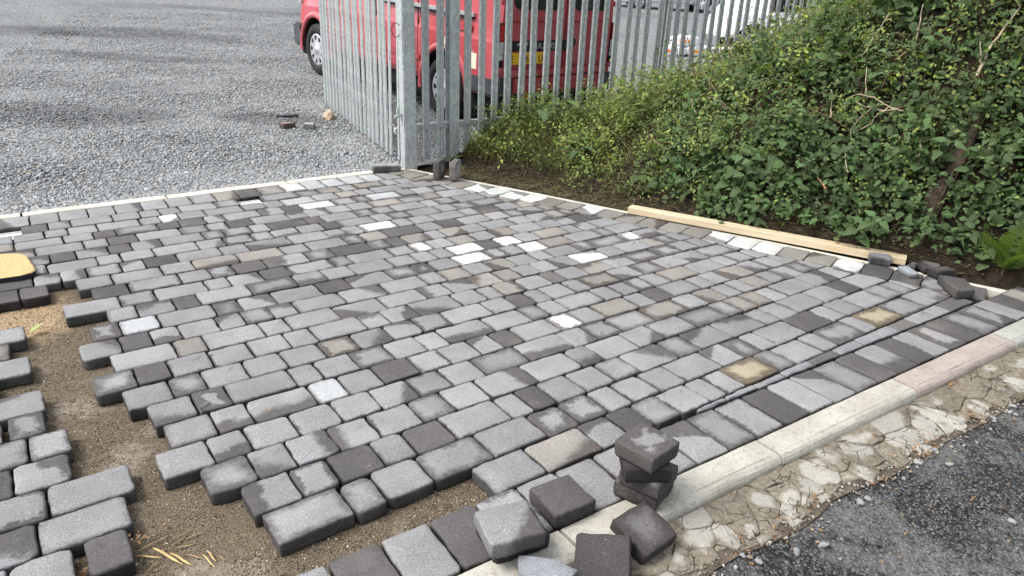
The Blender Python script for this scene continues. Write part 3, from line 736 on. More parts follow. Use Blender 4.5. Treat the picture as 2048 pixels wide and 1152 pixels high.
# recessed inspection covers in the two missing blocks
for i, (xc, lab) in enumerate(((1.43, 'pale grey square cover sunk in a missing block by the dark border block'), (-.09, 'pale grey cover sunk in a missing block at the left photo edge'))):
    r_ = empty('inspection_cover', (xc, RC[22], -.034)); tag(r_, lab, 'drain cover')
    MB().box(-.072, .072, -.072, .072, -.02, .0).build('plate', M['cover'], r_, bevel=.004)
    f = MB(); f.box(-.08, .08, .074, .08, -.02, .008); f.box(-.08, .08, -.08, -.074, -.02, .008); f.box(-.08, -.074, -.0738, .0738, -.02, .0078); f.box(.074, .08, -.0738, .0738, -.02, .0078)
    f.build('rim', M['cover'], r_)
    MB().box(-.03, .03, -.006, .006, 0.0005, .004).build('handle', M['greyplastic'], r_)
# ------------------------------------------------------------ loose blocks
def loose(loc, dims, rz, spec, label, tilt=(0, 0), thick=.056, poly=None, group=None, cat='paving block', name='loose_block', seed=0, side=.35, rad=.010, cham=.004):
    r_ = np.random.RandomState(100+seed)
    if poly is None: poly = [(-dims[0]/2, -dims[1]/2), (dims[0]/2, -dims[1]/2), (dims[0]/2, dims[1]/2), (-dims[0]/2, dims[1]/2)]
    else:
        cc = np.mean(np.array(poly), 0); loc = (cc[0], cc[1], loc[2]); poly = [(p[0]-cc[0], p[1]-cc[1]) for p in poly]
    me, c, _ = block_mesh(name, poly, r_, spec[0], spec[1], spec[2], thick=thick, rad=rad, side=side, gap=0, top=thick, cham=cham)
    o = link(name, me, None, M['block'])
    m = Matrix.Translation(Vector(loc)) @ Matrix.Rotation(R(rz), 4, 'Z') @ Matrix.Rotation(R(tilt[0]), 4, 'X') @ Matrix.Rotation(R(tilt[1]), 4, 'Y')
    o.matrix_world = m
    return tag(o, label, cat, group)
rl = np.random.RandomState(5)
DK = lambda: ((.078, .072, .072), 0.0, .01)
loose((1.236, 1.365, .002), (.157, .155), -4, DK(), 'dark square block lying flat on the soldier course left of the block stack', seed=1)
loose((1.018, 1.335, .002), (.182, .15), -10, ((.04, .037, .039), 0, .01), 'near black block lying under a paler block at the bottom of the photo', seed=2)
loose((.982, 1.302, .060), (.168, .15), -14, ((.20, .197, .197), .16, .02), 'pale grey block resting askew on top of a near black block', seed=3, side=.35)
loose((1.518, 1.276, .003), (.155, .155), 20, ((.125, .118, .114), .1, .02), 'lowest block of the stack of four, standing on soldier course and kerb', group=None, seed=4)
loose((1.512, 1.257, .060), (.15, .145), 17, ((.17, .165, .165), .2, .02), 'second block up in the stack of four on the kerb', seed=5, side=.3)
loose((1.487, 1.262, .117), (.15, .145), -34, ((.075, .07, .07), .3, .02), 'third block up in the stack of four, turned and darker than its neighbours', seed=6)
loose((1.487, 1.260, .174), (.153, .150), 9, ((.21, .207, .203), .42, .012), 'topmost block of the stack of four, grey with dark damp patches', seed=7, side=.35)
loose((1.378, 1.145, -.024), (.152, .15), 4, ((.125, .12, .117), .35, .03), 'dark square block leaning against the kerb at the foot of the stack', tilt=(15, 0), seed=8, side=.45)
loose((1.197, 1.117, -.026), (.165, .158), -45, ((.050, .045, .046), 0, .01), 'nearly black block leaning on the kerb at the bottom edge of the photo', tilt=(12, -9), seed=9)
loose((0, 0, -.004), None, 0, ((.22, .235, .25), .05, .03), 'broken blue grey half block lying on the kerb at the bottom photo edge',
      poly=[(.915, 1.16), (1.005, 1.065), (1.075, 1.095), (1.045, 1.165), (.965, 1.235)], seed=10, side=.3, rad=.004)
# pieces and offcuts at the far end of the kerb
loose((4.395, 2.045, .001), (.125, .075), -52, ((.16, .16, .165), .3, .02), 'grey half block leaning against the near end of the timber', seed=11, tilt=(8, 0), side=.4)
loose((0, 0, .001), None, 0, ((.27, .295, .31), .05, .02), 'thin pale blue grey sliver of cut block beside the timber end',
      poly=[(4.376, 1.917), (4.305, 1.797), (4.352, 1.772), (4.433, 1.884)], thick=.032, seed=12, rad=.004, side=.3, cham=.003)
loose((0, 0, .001), None, 0, ((.12, .115, .115), .3, .02), 'flat dark offcut beyond the pale sliver near the timber end',
      poly=[(4.47, 1.80), (4.53, 1.73), (4.64, 1.79), (4.60, 1.87), (4.52, 1.87)], thick=.04, seed=13, rad=.004, cham=.003)
loose((4.505, 1.715, .001), (.14, .075), -18, ((.10, .10, .10), .3, .02), 'dark offcut with a broken face standing furthest right of the offcuts by the timber', seed=14, side=.5, rad=.006)
loose((4.505, 1.885, .001), (.09, .05), 10, ((.15, .155, .16), .2, .02), 'small grey offcut tucked under the end of the timber', thick=.03, seed=15, rad=.004)
loose((0, 0, .001), None, 0, ((.065, .062, .06), .0, .02), 'dark wedge cut block with a pale sawn face on the side border',
      poly=[(4.209, 1.492), (4.325, 1.448), (4.455, 1.56), (4.38, 1.68)], seed=16, rad=.005, side=.2)
# by the gate
for (x, y, lab, g, sd, rz) in ((2.995, 5.18, 'dark stood up block left of its pair by the gate post', .23, 17, 40), (3.098, 5.088, 'paler stood up block right of its pair by the gate post', .33, 18, 42)):
    o = loose((0, 0, 0), (.165, .160), 0, ((g, g, g*.98), .6 if sd == 17 else .2, .03), lab, seed=sd, side=.25)
    o.matrix_world = Matrix.Translation(Vector((x, y, .085))) @ Matrix.Rotation(R(rz), 4, 'Z') @ Matrix.Rotation(R(90), 4, 'X') @ Matrix.Translation(Vector((0, 0, -.028)))
loose((2.705, 5.625, .003), (.235, .12), -13, ((.21, .215, .215), .2, .02), 'long grey block lying on the pale edging left of the gate post', seed=19, side=.25)
# in the yard
loose((2.47, 7.43, .082), (.14, .10), 12, ((.22, .18, .16), .2, .02), 'brownish block lying in the yard gravel below the dark slate', seed=20, side=.3, thick=.06)
loose((2.675, 7.34, .078), (.11, .10), -30, ((.34, .35, .355), .1, .02), 'pale small block lying in the yard gravel nearest the tan rock', seed=21, side=.2, thick=.06)
def rock(name, loc, size, mat, label, cat, seed, group=None):
    r_ = np.random.RandomState(seed); bm = bmesh.new(); bmesh.ops.create_icosphere(bm, subdivisions=2, radius=1)
    for v in bm.verts:
        d = 1+.22*math.sin(v.co.x*3.1+seed)+.16*math.sin(v.co.y*4.3+seed*2)+r_.normal(0, .05)
        v.co = Vector((v.co.x*size[0]*d, v.co.y*size[1]*d, v.co.z*size[2]*d))
    me = bpy.data.meshes.new(name); bm.to_mesh(me); bm.free()
    add_attr(me, 'rnd', 'FLOAT', np.full(len(me.vertices), r_.uniform(0, .9)))
    o = link(name, me, None, mat, loc); o.rotation_euler = (0, 0, r_.uniform(0, 6)); return tag(o, label, cat, group)
rock('rock', (3.05, 7.72, .13), (.105, .075, .07), plain('tan_sandstone', (.36, .285, .195), .9, var=.3, sc=18), 'tan rock lying on the gravel beside the gate', 'rock', 4)
sl = MB().add([(-.12, -.02, 0), (.13, -.03, 0), (.14, .02, 0), (-.11, .03, 0), (-.12, -.02, .022), (.13, -.03, .018), (.14, .02, .02), (-.11, .03, .022)],
              [(0, 3, 2, 1), (4, 5, 6, 7), (0, 1, 5, 4), (1, 2, 6, 5), (2, 3, 7, 6), (3, 0, 4, 7)]).build('slate_strip', plain('dark_slate', (.035, .037, .04), .7), None, bevel=.004)
sl.location = (2.63, 7.92, .116); sl.rotation_euler = (R(3), R(-4), R(-22)); tag(sl, 'dark narrow strip of slate lying on the yard gravel', 'slate')
# timber
tb = bpy.data.meshes.new('timber_beam'); mb = MB(); n = 24; L = 1.868
for i in range(n):
    pass
vs = []
for i in range(n+1):
    x = -L/2+L*i/n; bow = .006*math.sin(3.1*i/n)
    for (y, z) in ((-.046, .003), (-.043, 0), (.043, 0), (.046, .003), (.046, .044), (.043, .047), (-.043, .047), (-.046, .044)): vs.append((x, y+bow, z))
fs = [(i*8+j, i*8+(j+1) % 8, (i+1)*8+(j+1) % 8, (i+1)*8+j) for i in range(n) for j in range(8)]+[tuple(range(8)), tuple(range(n*8+7, n*8-1, -1))]
o = MB().add(vs, fs).build('timber_beam', M['timber'], None)
o.location = (4.146, 2.797, .004); o.rotation_euler = (0, 0, math.atan2(-1.698, .778)); tag(o, 'long pale pine timber lying along the edge of the bank', 'timber')
# yellow sandy board
pb = [(-.85, 4.97), (-.10, 4.765), (-.045, 4.735), (-.012, 4.685), (.012, 4.46), (.012, 4.40), (-.012, 4.365), (-.06, 4.345), (-.85, 4.40)][::-1]
mb = MB(); n = len(pb)
vs = [(x, y, .003) for x, y in pb]+[(x, y, .026) for x, y in pb]+[(-.42+(x+.42)*.985, 4.56+(y-4.56)*.985, .030) for x, y in pb]
fs = [tuple(range(n-1, -1, -1)), tuple(range(2*n, 3*n))]+[(j, (j+1) % n, n+(j+1) % n, n+j) for j in range(n)]+[(n+j, n+(j+1) % n, 2*n+(j+1) % n, 2*n+j) for j in range(n)]
tm = NT('sand_covered_board'); p_ = tm.pos(); nn = tm.noise(p_, 60, 4, .65); n2 = tm.noise(p_, 350, 2)
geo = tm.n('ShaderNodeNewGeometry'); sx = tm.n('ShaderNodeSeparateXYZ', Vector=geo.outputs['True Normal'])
cc = tm.mix(tm.ramp(nn, .3, .7), (.36, .265, .12), (.48, .37, .19)); cc = tm.mix(1.0, cc, tm.grey(tm.ramp(n2, .3, .7, .75, 1.2)), 'MULTIPLY')
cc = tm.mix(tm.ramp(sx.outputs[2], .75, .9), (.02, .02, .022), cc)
bo = MB().add(vs, fs).build('kneeling_board', tm.out(cc, .9, tm.bump(n2, .002, .7), spec=.2), None)
tag(bo, 'yellow sandy board with a rounded corner lying on the blocks', 'board')

# ------------------------------------------------------------ broken concrete haunch along the kerb
M['haunch'] = None
def mat_haunch():
    t = NT('damp_cracked_concrete')
    col = t.attr('bcol', 'Color'); p = t.pos()
    dv = t.n('ShaderNodeVectorMath'); dv.operation = 'DIVIDE'; hm = t.n('ShaderNodeVectorMath'); hm.operation = 'ADD'; hm.inputs[1].default_value = (0, 0, 1)
    t.t.links.new(t.attr('hd', 'Vector'), hm.inputs[0]); t.t.links.new(t.attr('lo', 'Vector'), dv.inputs[0]); t.t.links.new(hm.outputs[0], dv.inputs[1])
    ln = t.n('ShaderNodeVectorMath'); ln.operation = 'LENGTH'; t.t.links.new(dv.outputs[0], ln.inputs[0])
    hs = t.n('ShaderNodeSeparateXYZ', Vector=t.attr('hd', 'Vector'))
    ed = t.math('MULTIPLY', t.math('SUBTRACT', 1, ln.outputs['Value']), t.math('MINIMUM', hs.outputs[0], hs.outputs[1]))
    bw = t.n('ShaderNodeSeparateXYZ', Vector=t.attr('bw', 'Vector')); wet = bw.outputs[0]
    n1 = t.noise(p, 9, 5, .65); n2 = t.noise(p, 55, 4, .65); n3 = t.noise(p, 420, 2, .7)
    nb = t.noise(p, 4.6, 3, .55)
    thr = t.math('ADD', t.math('MULTIPLY_ADD', wet, .045, .004), t.math('MULTIPLY', t.math('SUBTRACT', nb, .5), .30))
    thr = t.math('ADD', thr, t.math('MULTIPLY', t.math('SUBTRACT', n1, .5), .06))
    thr = t.math('ADD', thr, t.math('MULTIPLY', t.math('SUBTRACT', n2, .5), .025))
    w_ = t.ramp(t.math('SUBTRACT', thr, ed), -.014, .016)
    c = t.mix(1.0, col, t.grey(t.ramp(n3, .3, .72, .55, 1.15)), 'MULTIPLY')
    wc = t.mix(1.0, c, t.mix(t.ramp(n2, .3, .7), (.43, .39, .33), (.68, .63, .56)), 'MULTIPLY')
    c = t.mix(w_, c, wc)
    cr = t.vor(t.mix(.25, p, t.n('ShaderNodeTexNoise', Scale=6.0, Vector=p).outputs['Color']), 10, 'DISTANCE_TO_EDGE')
    crk = t.math('MULTIPLY', t.ramp(cr, .0, .016, 1, 0), t.ramp(n1, .45, .6))
    c = t.mix(t.math('MULTIPLY', crk, .85), c, (.03, .025, .018))
    h = t.math('SUBTRACT', t.math('ADD', t.math('ADD', n2, n3), t.math('MULTIPLY', n1, 3)), t.math('MULTIPLY', crk, 2))
    return t.out(c, .92, t.bump(h, .006, .9), spec=.15)
M['haunch'] = mat_haunch()
RE_X = [-.6, .6, 1.1, 1.35, 1.55, 1.75, 1.94, 2.12, 2.42, 2.76, 3.13, 3.59, 4.4, 5.4]; RE_Y = [1.03, .98, .96, .945, .97, .935, .92, .95, .90, .90, .872, .862, .84, .80]
def road_edge(x): return np.interp(x, RE_X, RE_Y)
def foot(x): return kerb_in(x)-.1305
hr = tag(empty('concrete_haunch'), kind='structure')
vs = []; N = 60
for i in range(N+1):
    x = -.6+6.0*i/N; a, b = foot(x)+.004, road_edge(x)-.02
    for k in range(5): vs.append((x, a+(b-a)*k/4, -.042-.014*k/4))
me = fast_mesh('haunch_base', vs, [(i*5+k, i*5+k+1, (i+1)*5+k+1, (i+1)*5+k) for i in range(N) for k in range(4)]); me.flip_normals()
link('haunch_base', me, hr, M['earth'])
r_ = np.random.RandomState(21); seeds = []
tries = 0
while tries < 6000:
    tries += 1; x = r_.uniform(.2, 5.3); y = r_.uniform(road_edge(x)-.01, foot(x)+.01)
    fr = (y-road_edge(x))/(foot(x)-road_edge(x))
    dmin = .145 if fr > .45 else .095
    if 1.35 < x < 2.15: dmin *= .62 if fr < .55 else .8
    if fr < .12: dmin *= .6
    if all(np.hypot((x-a)*.75, y-b) > dmin for a, b in seeds): seeds.append((x, y))
for i, (x, y) in enumerate(seeds):
    poly = [(x-.3, y-.3), (x+.3, y-.3), (x+.3, y+.3), (x-.3, y+.3)]
    for (a, b) in seeds:
        d = np.hypot(a-x, b-y)
        if d < 1e-6 or d > .6: continue
        nx, ny = (a-x), (b-y); poly = clip(poly, nx, ny, nx*(x+a)/2+ny*(y+b)/2)
        if len(poly) < 3: break
    s_ = -.039; poly = clip(poly, -s_, 1, foot(x)-s_*x)
    e0 = road_edge(x)+r_.uniform(-.022, .022); sl_ = r_.uniform(-.2, .2); poly = clip(poly, sl_, -1, -e0+sl_*x) if len(poly) >= 3 else poly
    if len(poly) < 3 or abs(poly_area(poly)) < .0006: continue
    fr = (y-e0)/(foot(x)-e0)
    c = r_.uniform(.86, 1.1); white = r_.uniform() < (.72 if fr < .6 else .25)
    wet = r_.uniform(.12, .35) if white else r_.uniform(.7, 1.3)
    me, cc, _ = block_mesh('concrete_piece', poly, r_, (.48*c, .46*c, .405*c), wet, .012, thick=.045, rad=.004, jit=.0026, gap=.0002 if fr > .3 else .0014, cham=.0012)
    o = link('concrete_piece', me, hr, M['haunch'], (cc[0], cc[1], -.036-.012*(1-fr)+r_.normal(0, .0006)))
    o.rotation_euler = (r_.normal(.06, .006), r_.normal(0, .006), 0)

# ------------------------------------------------------------ loose mineral litter (stuff)
def stones(name, xy, z, size, mat, seed, flat=.62, kind='stuff'):
    r_ = np.random.RandomState(seed); n = len(xy)
    base = np.array([(1, 0, 0), (0, 1, 0), (-1, 0, 0), (0, -1, 0), (0, 0, 1), (0, 0, -1)], float)
    v = np.repeat(base[None], n, 0)*(1+r_.normal(0, .22, (n, 6, 3)))
    sc = np.c_[r_.uniform(.75, 1.35, n), r_.uniform(.6, 1.1, n), np.full(n, flat)*r_.uniform(.7, 1.2, n)]*size[:, None]
    v = v*sc[:, None, :]
    ax = r_.normal(0, .5, (n, 2)); a = r_.uniform(0, 6.28, n); ca, sa = np.cos(a), np.sin(a)
    zz = v[:, :, 2]+v[:, :, 0]*ax[:, :1]*.6+v[:, :, 1]*ax[:, 1:]*.6
    x = v[:, :, 0]*ca[:, None]-v[:, :, 1]*sa[:, None]; y = v[:, :, 0]*sa[:, None]+v[:, :, 1]*ca[:, None]
    V = np.stack([x+xy[:, :1], y+xy[:, 1:], zz+z[:, None]], 2).reshape(-1, 3)
    f = np.array([(0, 1, 4), (1, 2, 4), (2, 3, 4), (3, 0, 4), (1, 0, 5), (2, 1, 5), (3, 2, 5), (0, 3, 5)])
    F = (f[None]+np.arange(n)[:, None, None]*6).reshape(-1, 3)
    me = fast_mesh(name, V, F, {'rnd': ('FLOAT', np.repeat(r_.uniform(0, 1, n), 6))})
    return tag(link(name, me, None, mat), kind=kind)
r_ = np.random.RandomState(31)
n = 110000
u = r_.uniform(0, 1, n); y = 5.735+u**2.6*13.0; x = r_.uniform(-1.7, 4.6, n)+(y-5.7)*.28
x = np.where(r_.uniform(0, 1, n) < .12, r_.uniform(3, 8.5, n), x)
xy = np.c_[x, y]
stones('yard_chippings', xy, yard_z(x, y)+.018*wob(x, y, .8, 3)+.002, r_.gamma(6, .0015, n)+.003, M['gravel_stone'], 32)
tag(bpy.data.objects['yard_chippings'], 'grey angular limestone chippings covering the yard', 'gravel')
n = 60000
x = r_.uniform(-.45, .75, n); y = r_.uniform(1.7, 4.25, n)
x2 = r_.uniform(.3, 1.2, 14000); y2 = r_.uniform(1.50, 1.78, 14000)
x = np.r_[x, x2]; y = np.r_[y, y2]; k = wob(x, y, 3.2, 4)+r_.normal(0, .35, len(x)) > -.25
x, y = x[k], y[k]
stones('bedding_grit', np.c_[x, y], -.0555+.007*wob(x, y, 3, 8)+.004*wob(x, y, 14, 9), r_.gamma(5, .00034, len(x))+.0006, M['grit'], 33, .8)
tag(bpy.data.objects['bedding_grit'], 'coarse brown grit scattered over the open sand bed', 'grit')
n = 20000
x = r_.uniform(1.2, 5.0, n); y = r_.uniform(.30, .99, n); k = y < road_edge(x)+.004; x, y = x[k], y[k]
stones('road_chippings', np.c_[x, y], -.063+.006*wob(x, y, 2, 5)*0+.0005+r_.normal(0, .001, len(x)), r_.gamma(4, .0008, len(x))+.0012, M['chip'], 34, .55)
tag(bpy.data.objects['road_chippings'], 'small dark stones bedded in the worn asphalt', 'chippings')
n = 800
x = r_.uniform(1.2, 4.4, n); y = road_edge(x)+r_.normal(.0, .022, n)
stones('concrete_crumbs', np.c_[x, y], -.056+np.clip(y-road_edge(x), 0, .03)*.4, r_.gamma(2.2, .0017, n)+.0014, mat_stone('concrete_crumbs', (.13, .115, .09), (.33, .31, .27), (.2, .165, .12)), 36, .7)
tag(bpy.data.objects['concrete_crumbs'], 'pale crumbs of broken concrete along the asphalt edge', 'rubble')
# pebbles one could pick up
pb_me = []
for k in range(6):
    rr = np.random.RandomState(60+k); bm = bmesh.new(); bmesh.ops.create_icosphere(bm, subdivisions=1, radius=1)
    for v in bm.verts: v.co *= 1+rr.normal(0, .16)
    me = bpy.data.meshes.new('pebble'); bm.to_mesh(me); bm.free(); add_attr(me, 'rnd', 'FLOAT', np.full(len(me.vertices), rr.uniform(0, 1))); me.materials.append(M['pebble']); pb_me.append(me)
for k in range(46):
    x = r_.uniform(1.5, 3.6); y = road_edge(x)-abs(r_.normal(0, .05))-.005 if k < 34 else r_.uniform(.45, .85)
    o = bpy.data.objects.new('pebble', pb_me[k % 6]); COL.objects.link(o); s = r_.gamma(7, .0011)+.0035
    o.location = (x, y, -.060+s*.4); o.scale = (s*1.2, s*.9, s*.65); o.rotation_euler = (r_.normal(0, .3), r_.normal(0, .3), r_.uniform(0, 6))
    tag(o, 'pale grey pebble lying loose on the asphalt beside the concrete strip', 'pebble', 'pebbles on the asphalt edge')
def flakes(name, xy, z, ln, wd, mat, seed, up=.4):
    r_ = np.random.RandomState(seed); n = len(xy); a = r_.uniform(0, 6.28, n); l = ln*r_.uniform(.5, 1.5, n); w_ = wd*r_.uniform(.6, 1.4, n)
    d = np.c_[np.cos(a), np.sin(a), r_.normal(0, up, n)]; s = np.c_[-np.sin(a), np.cos(a), r_.normal(0, up, n)]
    c = np.c_[xy, z]
    V = np.stack([c-d*l[:, None]/2, c+s*w_[:, None]/2+np.c_[0*a, 0*a, w_*.5], c+d*l[:, None]/2, c-s*w_[:, None]/2], 1).reshape(-1, 3)
    F = (np.array([(0, 3, 1), (1, 3, 2)])[None]+np.arange(n)[:, None, None]*4).reshape(-1, 3)
    return tag(link(name, fast_mesh(name, V, F), None, mat), kind='stuff')
pts = []
for (x, y, s, m) in ((3.05, .90, .03, 30), (2.72, .89, .035, 40), (2.62, .885, .03, 25), (2.02, .95, .03, 22), (1.80, .93, .03, 22), (3.9, .88, .08, 40), (1.65, .97, .03, 14), (3.25, 1.08, .03, 22), (2.35, .90, .05, 16), (3.6, 1.0, .2, 50), (2.4, .7, .5, 40), (-.2, 2.76, .02, 26), (-.056, 1.94, .02, 30), (.10, 2.0, .03, 20), (-.12, 2.74, .02, 10)):
    for _ in range(m): pts.append((x+r_.normal(0, s), y+r_.normal(0, s*.6)))
pts = np.array(pts); zz = np.where(pts[:, 0] < .3, -.035, np.where(pts[:, 1] > road_edge(pts[:, 0]), -.032, -.055))
flakes('leaf_litter', pts, zz, .017, .007, M['litter'], 41); tag(bpy.data.objects['leaf_litter'], 'orange brown dried leaf litter along the concrete strip and in gaps', 'leaf litter')
SPL = [(.105, 1.915, -40, .085, 1), (.155, 1.885, -62, .125, 2), (.185, 1.85, -66, .10, 1.5), (.25, 1.80, -75, .07, 1), (.262, 1.815, -80, .06, 1), (.135, 1.965, 15, .10, .8), (.205, 1.90, -10, .05, .7),
       (.19, 1.93, 30, .07, .7), (.22, 1.84, -50, .06, .7), (.115, 1.87, 40, .05, .7), (.24, 1.93, 5, .05, .6), (.285, 1.79, -65, .035, .6), (.21, 1.955, 18, .06, .6)]
for i, (x, y, a, l, wd) in enumerate(SPL):
    mb = MB(); t_ = .0016*wd+.001
    mb.tube([(-l/2, 0, 0), (-l*.2, .0015, t_*.5), (l*.2, -.001, t_*.6), (l/2, 0, 0)], [t_*.4, t_*1.1, t_, t_*.25], 4)
    o = mb.build('wood_splinter', M['splinter'] if i in (0, 1, 2, 3, 4) else M['straw']); o.location = (x, y, -.047); o.rotation_euler = (0, R(rl.uniform(-4, 4)), R(a))
    if i == 1: tag(o, 'longest and thickest yellow wood splinter on the sand bed', 'splinter')
    else: tag(o, 'thin wood splinter lying on the sand bed', 'splinter', 'thin splinters on the sand bed')
mb = MB(); mb.tube([(0, 0, 0), (.03, .006, .002), (.07, .004, .001)], [.0012, .0016, .0008], 4); mb.tube([(.05, .004, .001), (.062, .02, .004)], .0008, 4); mb.tube([(.03, .006, .001), (.045, -.014, .003)], .0008, 4)
o = mb.build('twig', M['straw']); o.location = (.60, 2.41, .004); o.rotation_euler = (0, 0, .2); tag(o, 'forked brown twig lying on a long grey paving block', 'twig')
# ------------------------------------------------------------ palisade fence and gate
def pale_mesh(h=1.98, wd=.077, n=10, seed=0):
    rr = np.random.RandomState(seed)
    # corrugated W section, seen from above: (across, out)
    sec = [(-.5, .0), (-.40, .012), (-.17, .0135), (-.06, .003), (.06, .003), (.17, .0135), (.40, .012), (.5, .0)]
    sec = [(a*wd, b) for a, b in sec]; th = .003; k = len(sec)
    loop = sec+[(a, b-th) for a, b in reversed(sec)]; m = len(loop)
    vs = []; zs = [0, .02]+list(np.linspace(.3, h-.10, n))+[h-.05, h]
    bx, by = rr.normal(0, .002), rr.normal(0, .003)
    for z in zs:
        f = 1.0 if z < h-.06 else (.72 if z < h-.01 else .12)
        for a, b in loop: vs.append((a*f+bx*math.sin(z*1.6), b+by*math.sin(z*1.6+1), z))
    fs = [(i*m+j, i*m+(j+1) % m, (i+1)*m+(j+1) % m, (i+1)*m+j) for i in range(len(zs)-1) for j in range(m)]
    fs += [tuple(range(m-1, -1, -1)), tuple((len(zs)-1)*m+j for j in range(m))]
    me = MB().add(vs, fs).mesh('pale'); me.materials.append(M['steel']); return me
PALES = [pale_mesh(seed=i) for i in range(4)]
def bolt_mesh():
    b = MB(); b.lathe([(0, .014), (.006, .013), (.010, .008), (.011, 0), (.011, -.004)], 8, 'y'); me = b.mesh('bolt', True); me.materials.append(M['steel']); return me
BOLT = bolt_mesh()
FY = 5.735
fence = tag(empty('palisade_fence', (3.0, FY, 0)), 'galvanised palisade fence of corrugated pales running behind the weeds', 'fence')
FX = [3.172, 3.322]+[3.617+.1505*i for i in range(42)]
POSTX = [3.455, 6.17, 8.90]
for i, x in enumerate(FX):
    if any(abs(x-p) < .055 for p in POSTX[1:]): x += .0
    o = link('pale', PALES[i % 4], fence, None, (x-3.0, -.012+rl.normal(0, .002), .06+rl.normal(0, .008)))
    o.rotation_euler = (rl.normal(0, .006), rl.normal(0, .006), math.pi+rl.normal(0, .05))
    if i < 12:
        for z in (.335, 1.72): link('bolt', BOLT, o, None, (rl.normal(0, .001), .013, z-.06))
for z in (.33, 1.72):
    mb = MB(); x1 = 7.2
    mb.box(.02, x1, .004, .010, z-.025, z+.028); mb.box(.02, x1, .010, .055, z+.022, z+.028)
    mb.build('rail', M['steel'], fence)
for x in POSTX:
    mb = MB()   # rolled steel joist: two flanges and a web
    mb.box(-.05, .05, -.034, -.028, -.25, 2.0); mb.box(-.05, .05, .046, .052, -.25, 2.0); mb.box(-.003, .003, -.0278, .0458, -.25, 1.998)
    o = mb.build('post', M['steel'], fence); o.location = (x-3.0, -.012 if x < 4 else .03, 0)
# gate post, gate leaf, ties
gp = empty('gate_post', (2.965, 5.672, 0), R(-6)); tag(gp, 'tall square galvanised gate post standing at the corner of the paving', 'gate post')
MB().box(-.058, .058, -.058, .058, -.3, 2.2).build('shaft', M['steel'], gp, bevel=.008)
for z in (.47, 1.75):
    mb = MB(); mb.box(-.098, -.0582, -.012, .012, z-.006, z+.006); mb.tube([(-.098, 0, z-.025), (-.098, 0, z+.06)], .011, 8)
    mb.box(-.125, -.072, -.022, .022, z-.02, z-.0062); mb.build('hinge_pin', M['steel'], gp)
ga = math.atan2(2.70, .40)
gate = empty('palisade_gate', (2.965, 5.80, .03), ga); tag(gate, 'open galvanised palisade gate leaf swung back over the yard gravel', 'gate')
gate.rotation_euler = (0, R(-2.0), ga)
GL = 2.72
for i in range(19):
    x = .16+i*(GL-.22)/18
    o = link('pale', PALES[i % 4], gate, None, (x, .05, .02+rl.normal(0, .006))); o.rotation_euler = (rl.normal(0, .006), rl.normal(0, .006), rl.normal(0, .05))
for z in (.26, 1.72):
    MB().box(.052, GL-.052, .004, .044, z-.02, z+.022).build('rail', M['steel'], gate, bevel=.003)
for x in (.025, GL-.025): MB().box(x-.025, x+.025, -.022, .028, .0, 2.0).build('stile', M['steel'], gate, bevel=.004)
mb = MB(); pts = [(.047*math.cos(a)*.8, 0, .055*math.sin(a)) for a in np.linspace(0, 6.28, 18)]
mb.tube(pts, .0035, 5, False); mb.tube([(.03, 0, .04), (.052, .003, .05)], .006, 5)
o = mb.build('cable_loop', M['black']); o.location = (2.885, 5.70, 1.165); o.rotation_euler = (0, 0, R(-36)); tag(o, 'black cable loop hanging between the gate and its post', 'cable loop')
mb = MB(); mb.tube([(.040*math.cos(a), .022*math.sin(a), .006*math.sin(a*1.0)) for a in np.linspace(0, 6.28, 16)], .0022, 5, False); mb.box(.036, .046, -.006, .002, -.004, .006)
o = mb.build('plastic_tie', M['offwhite']); o.location = (3.617, 5.712, .985); tag(o, 'white plastic tie round a fence pale beside the van lamp', 'tie')

# ------------------------------------------------------------ vehicles
def text_mesh(name, s, size, mat, parent, loc, rot, ext=.002, sx=1.0, align='LEFT'):
    cu = bpy.data.curves.new(name, 'FONT'); cu.body = s; cu.size = size; cu.extrude = ext; cu.align_x = align
    t_ = bpy.data.objects.new(name+'_curve', cu); COL.objects.link(t_)
    dg = bpy.context.evaluated_depsgraph_get(); me = bpy.data.meshes.new_from_object(t_.evaluated_get(dg))
    bpy.data.objects.remove(t_); bpy.data.curves.remove(cu); me.name = name
    o = link(name, me, parent); me.materials.clear(); me.materials.append(mat)
    o.location = loc; o.rotation_euler = rot; o.scale = (sx, 1, 1); return o
def body_loft(stations, half, zb, crown=2.1):
    """stations: (y, top z, width factor). returns closed MB"""
    mb = MB(); rings = []
    for (y, top, wf) in stations:
        w_ = half*wf; k = (top-.9)/(crown-.9) if top > .95 else None
        def zf(z): return (.9+(z-.9)*k if z > .9 else z) if k is not None else zb+(z-zb)*(top-zb)/(crown-zb)
        prof = [(w_-.05, zb), (w_-.008, zb+.07), (w_, .55), (w_, .96), (w_-.010, 1.0), (w_-.022, 1.10), (w_-.05, 1.45), (w_-.10, 1.82), (w_-.15, 1.98), (w_-.26, 2.07)]
        pr = [(x, zf(z)) for x, z in prof]+[(0, top)]
        ring = [(-x, y, z) for x, z in pr[:-1]]+[(0, y, pr[-1][1])]+[(x, y, z) for x, z in reversed(pr[:-1])]
        rings.append(ring)
    m = len(rings[0]); vs = [p for r_ in rings for p in r_]
    fs = [(i*m+j, (i+1)*m+j, (i+1)*m+(j+1) % m, i*m+(j+1) % m) for i in range(len(rings)-1) for j in range(m)]
    fs += [tuple(range(m)), tuple((len(rings)-1)*m+j for j in range(m-1, -1, -1))]
    return mb.add(vs, fs)
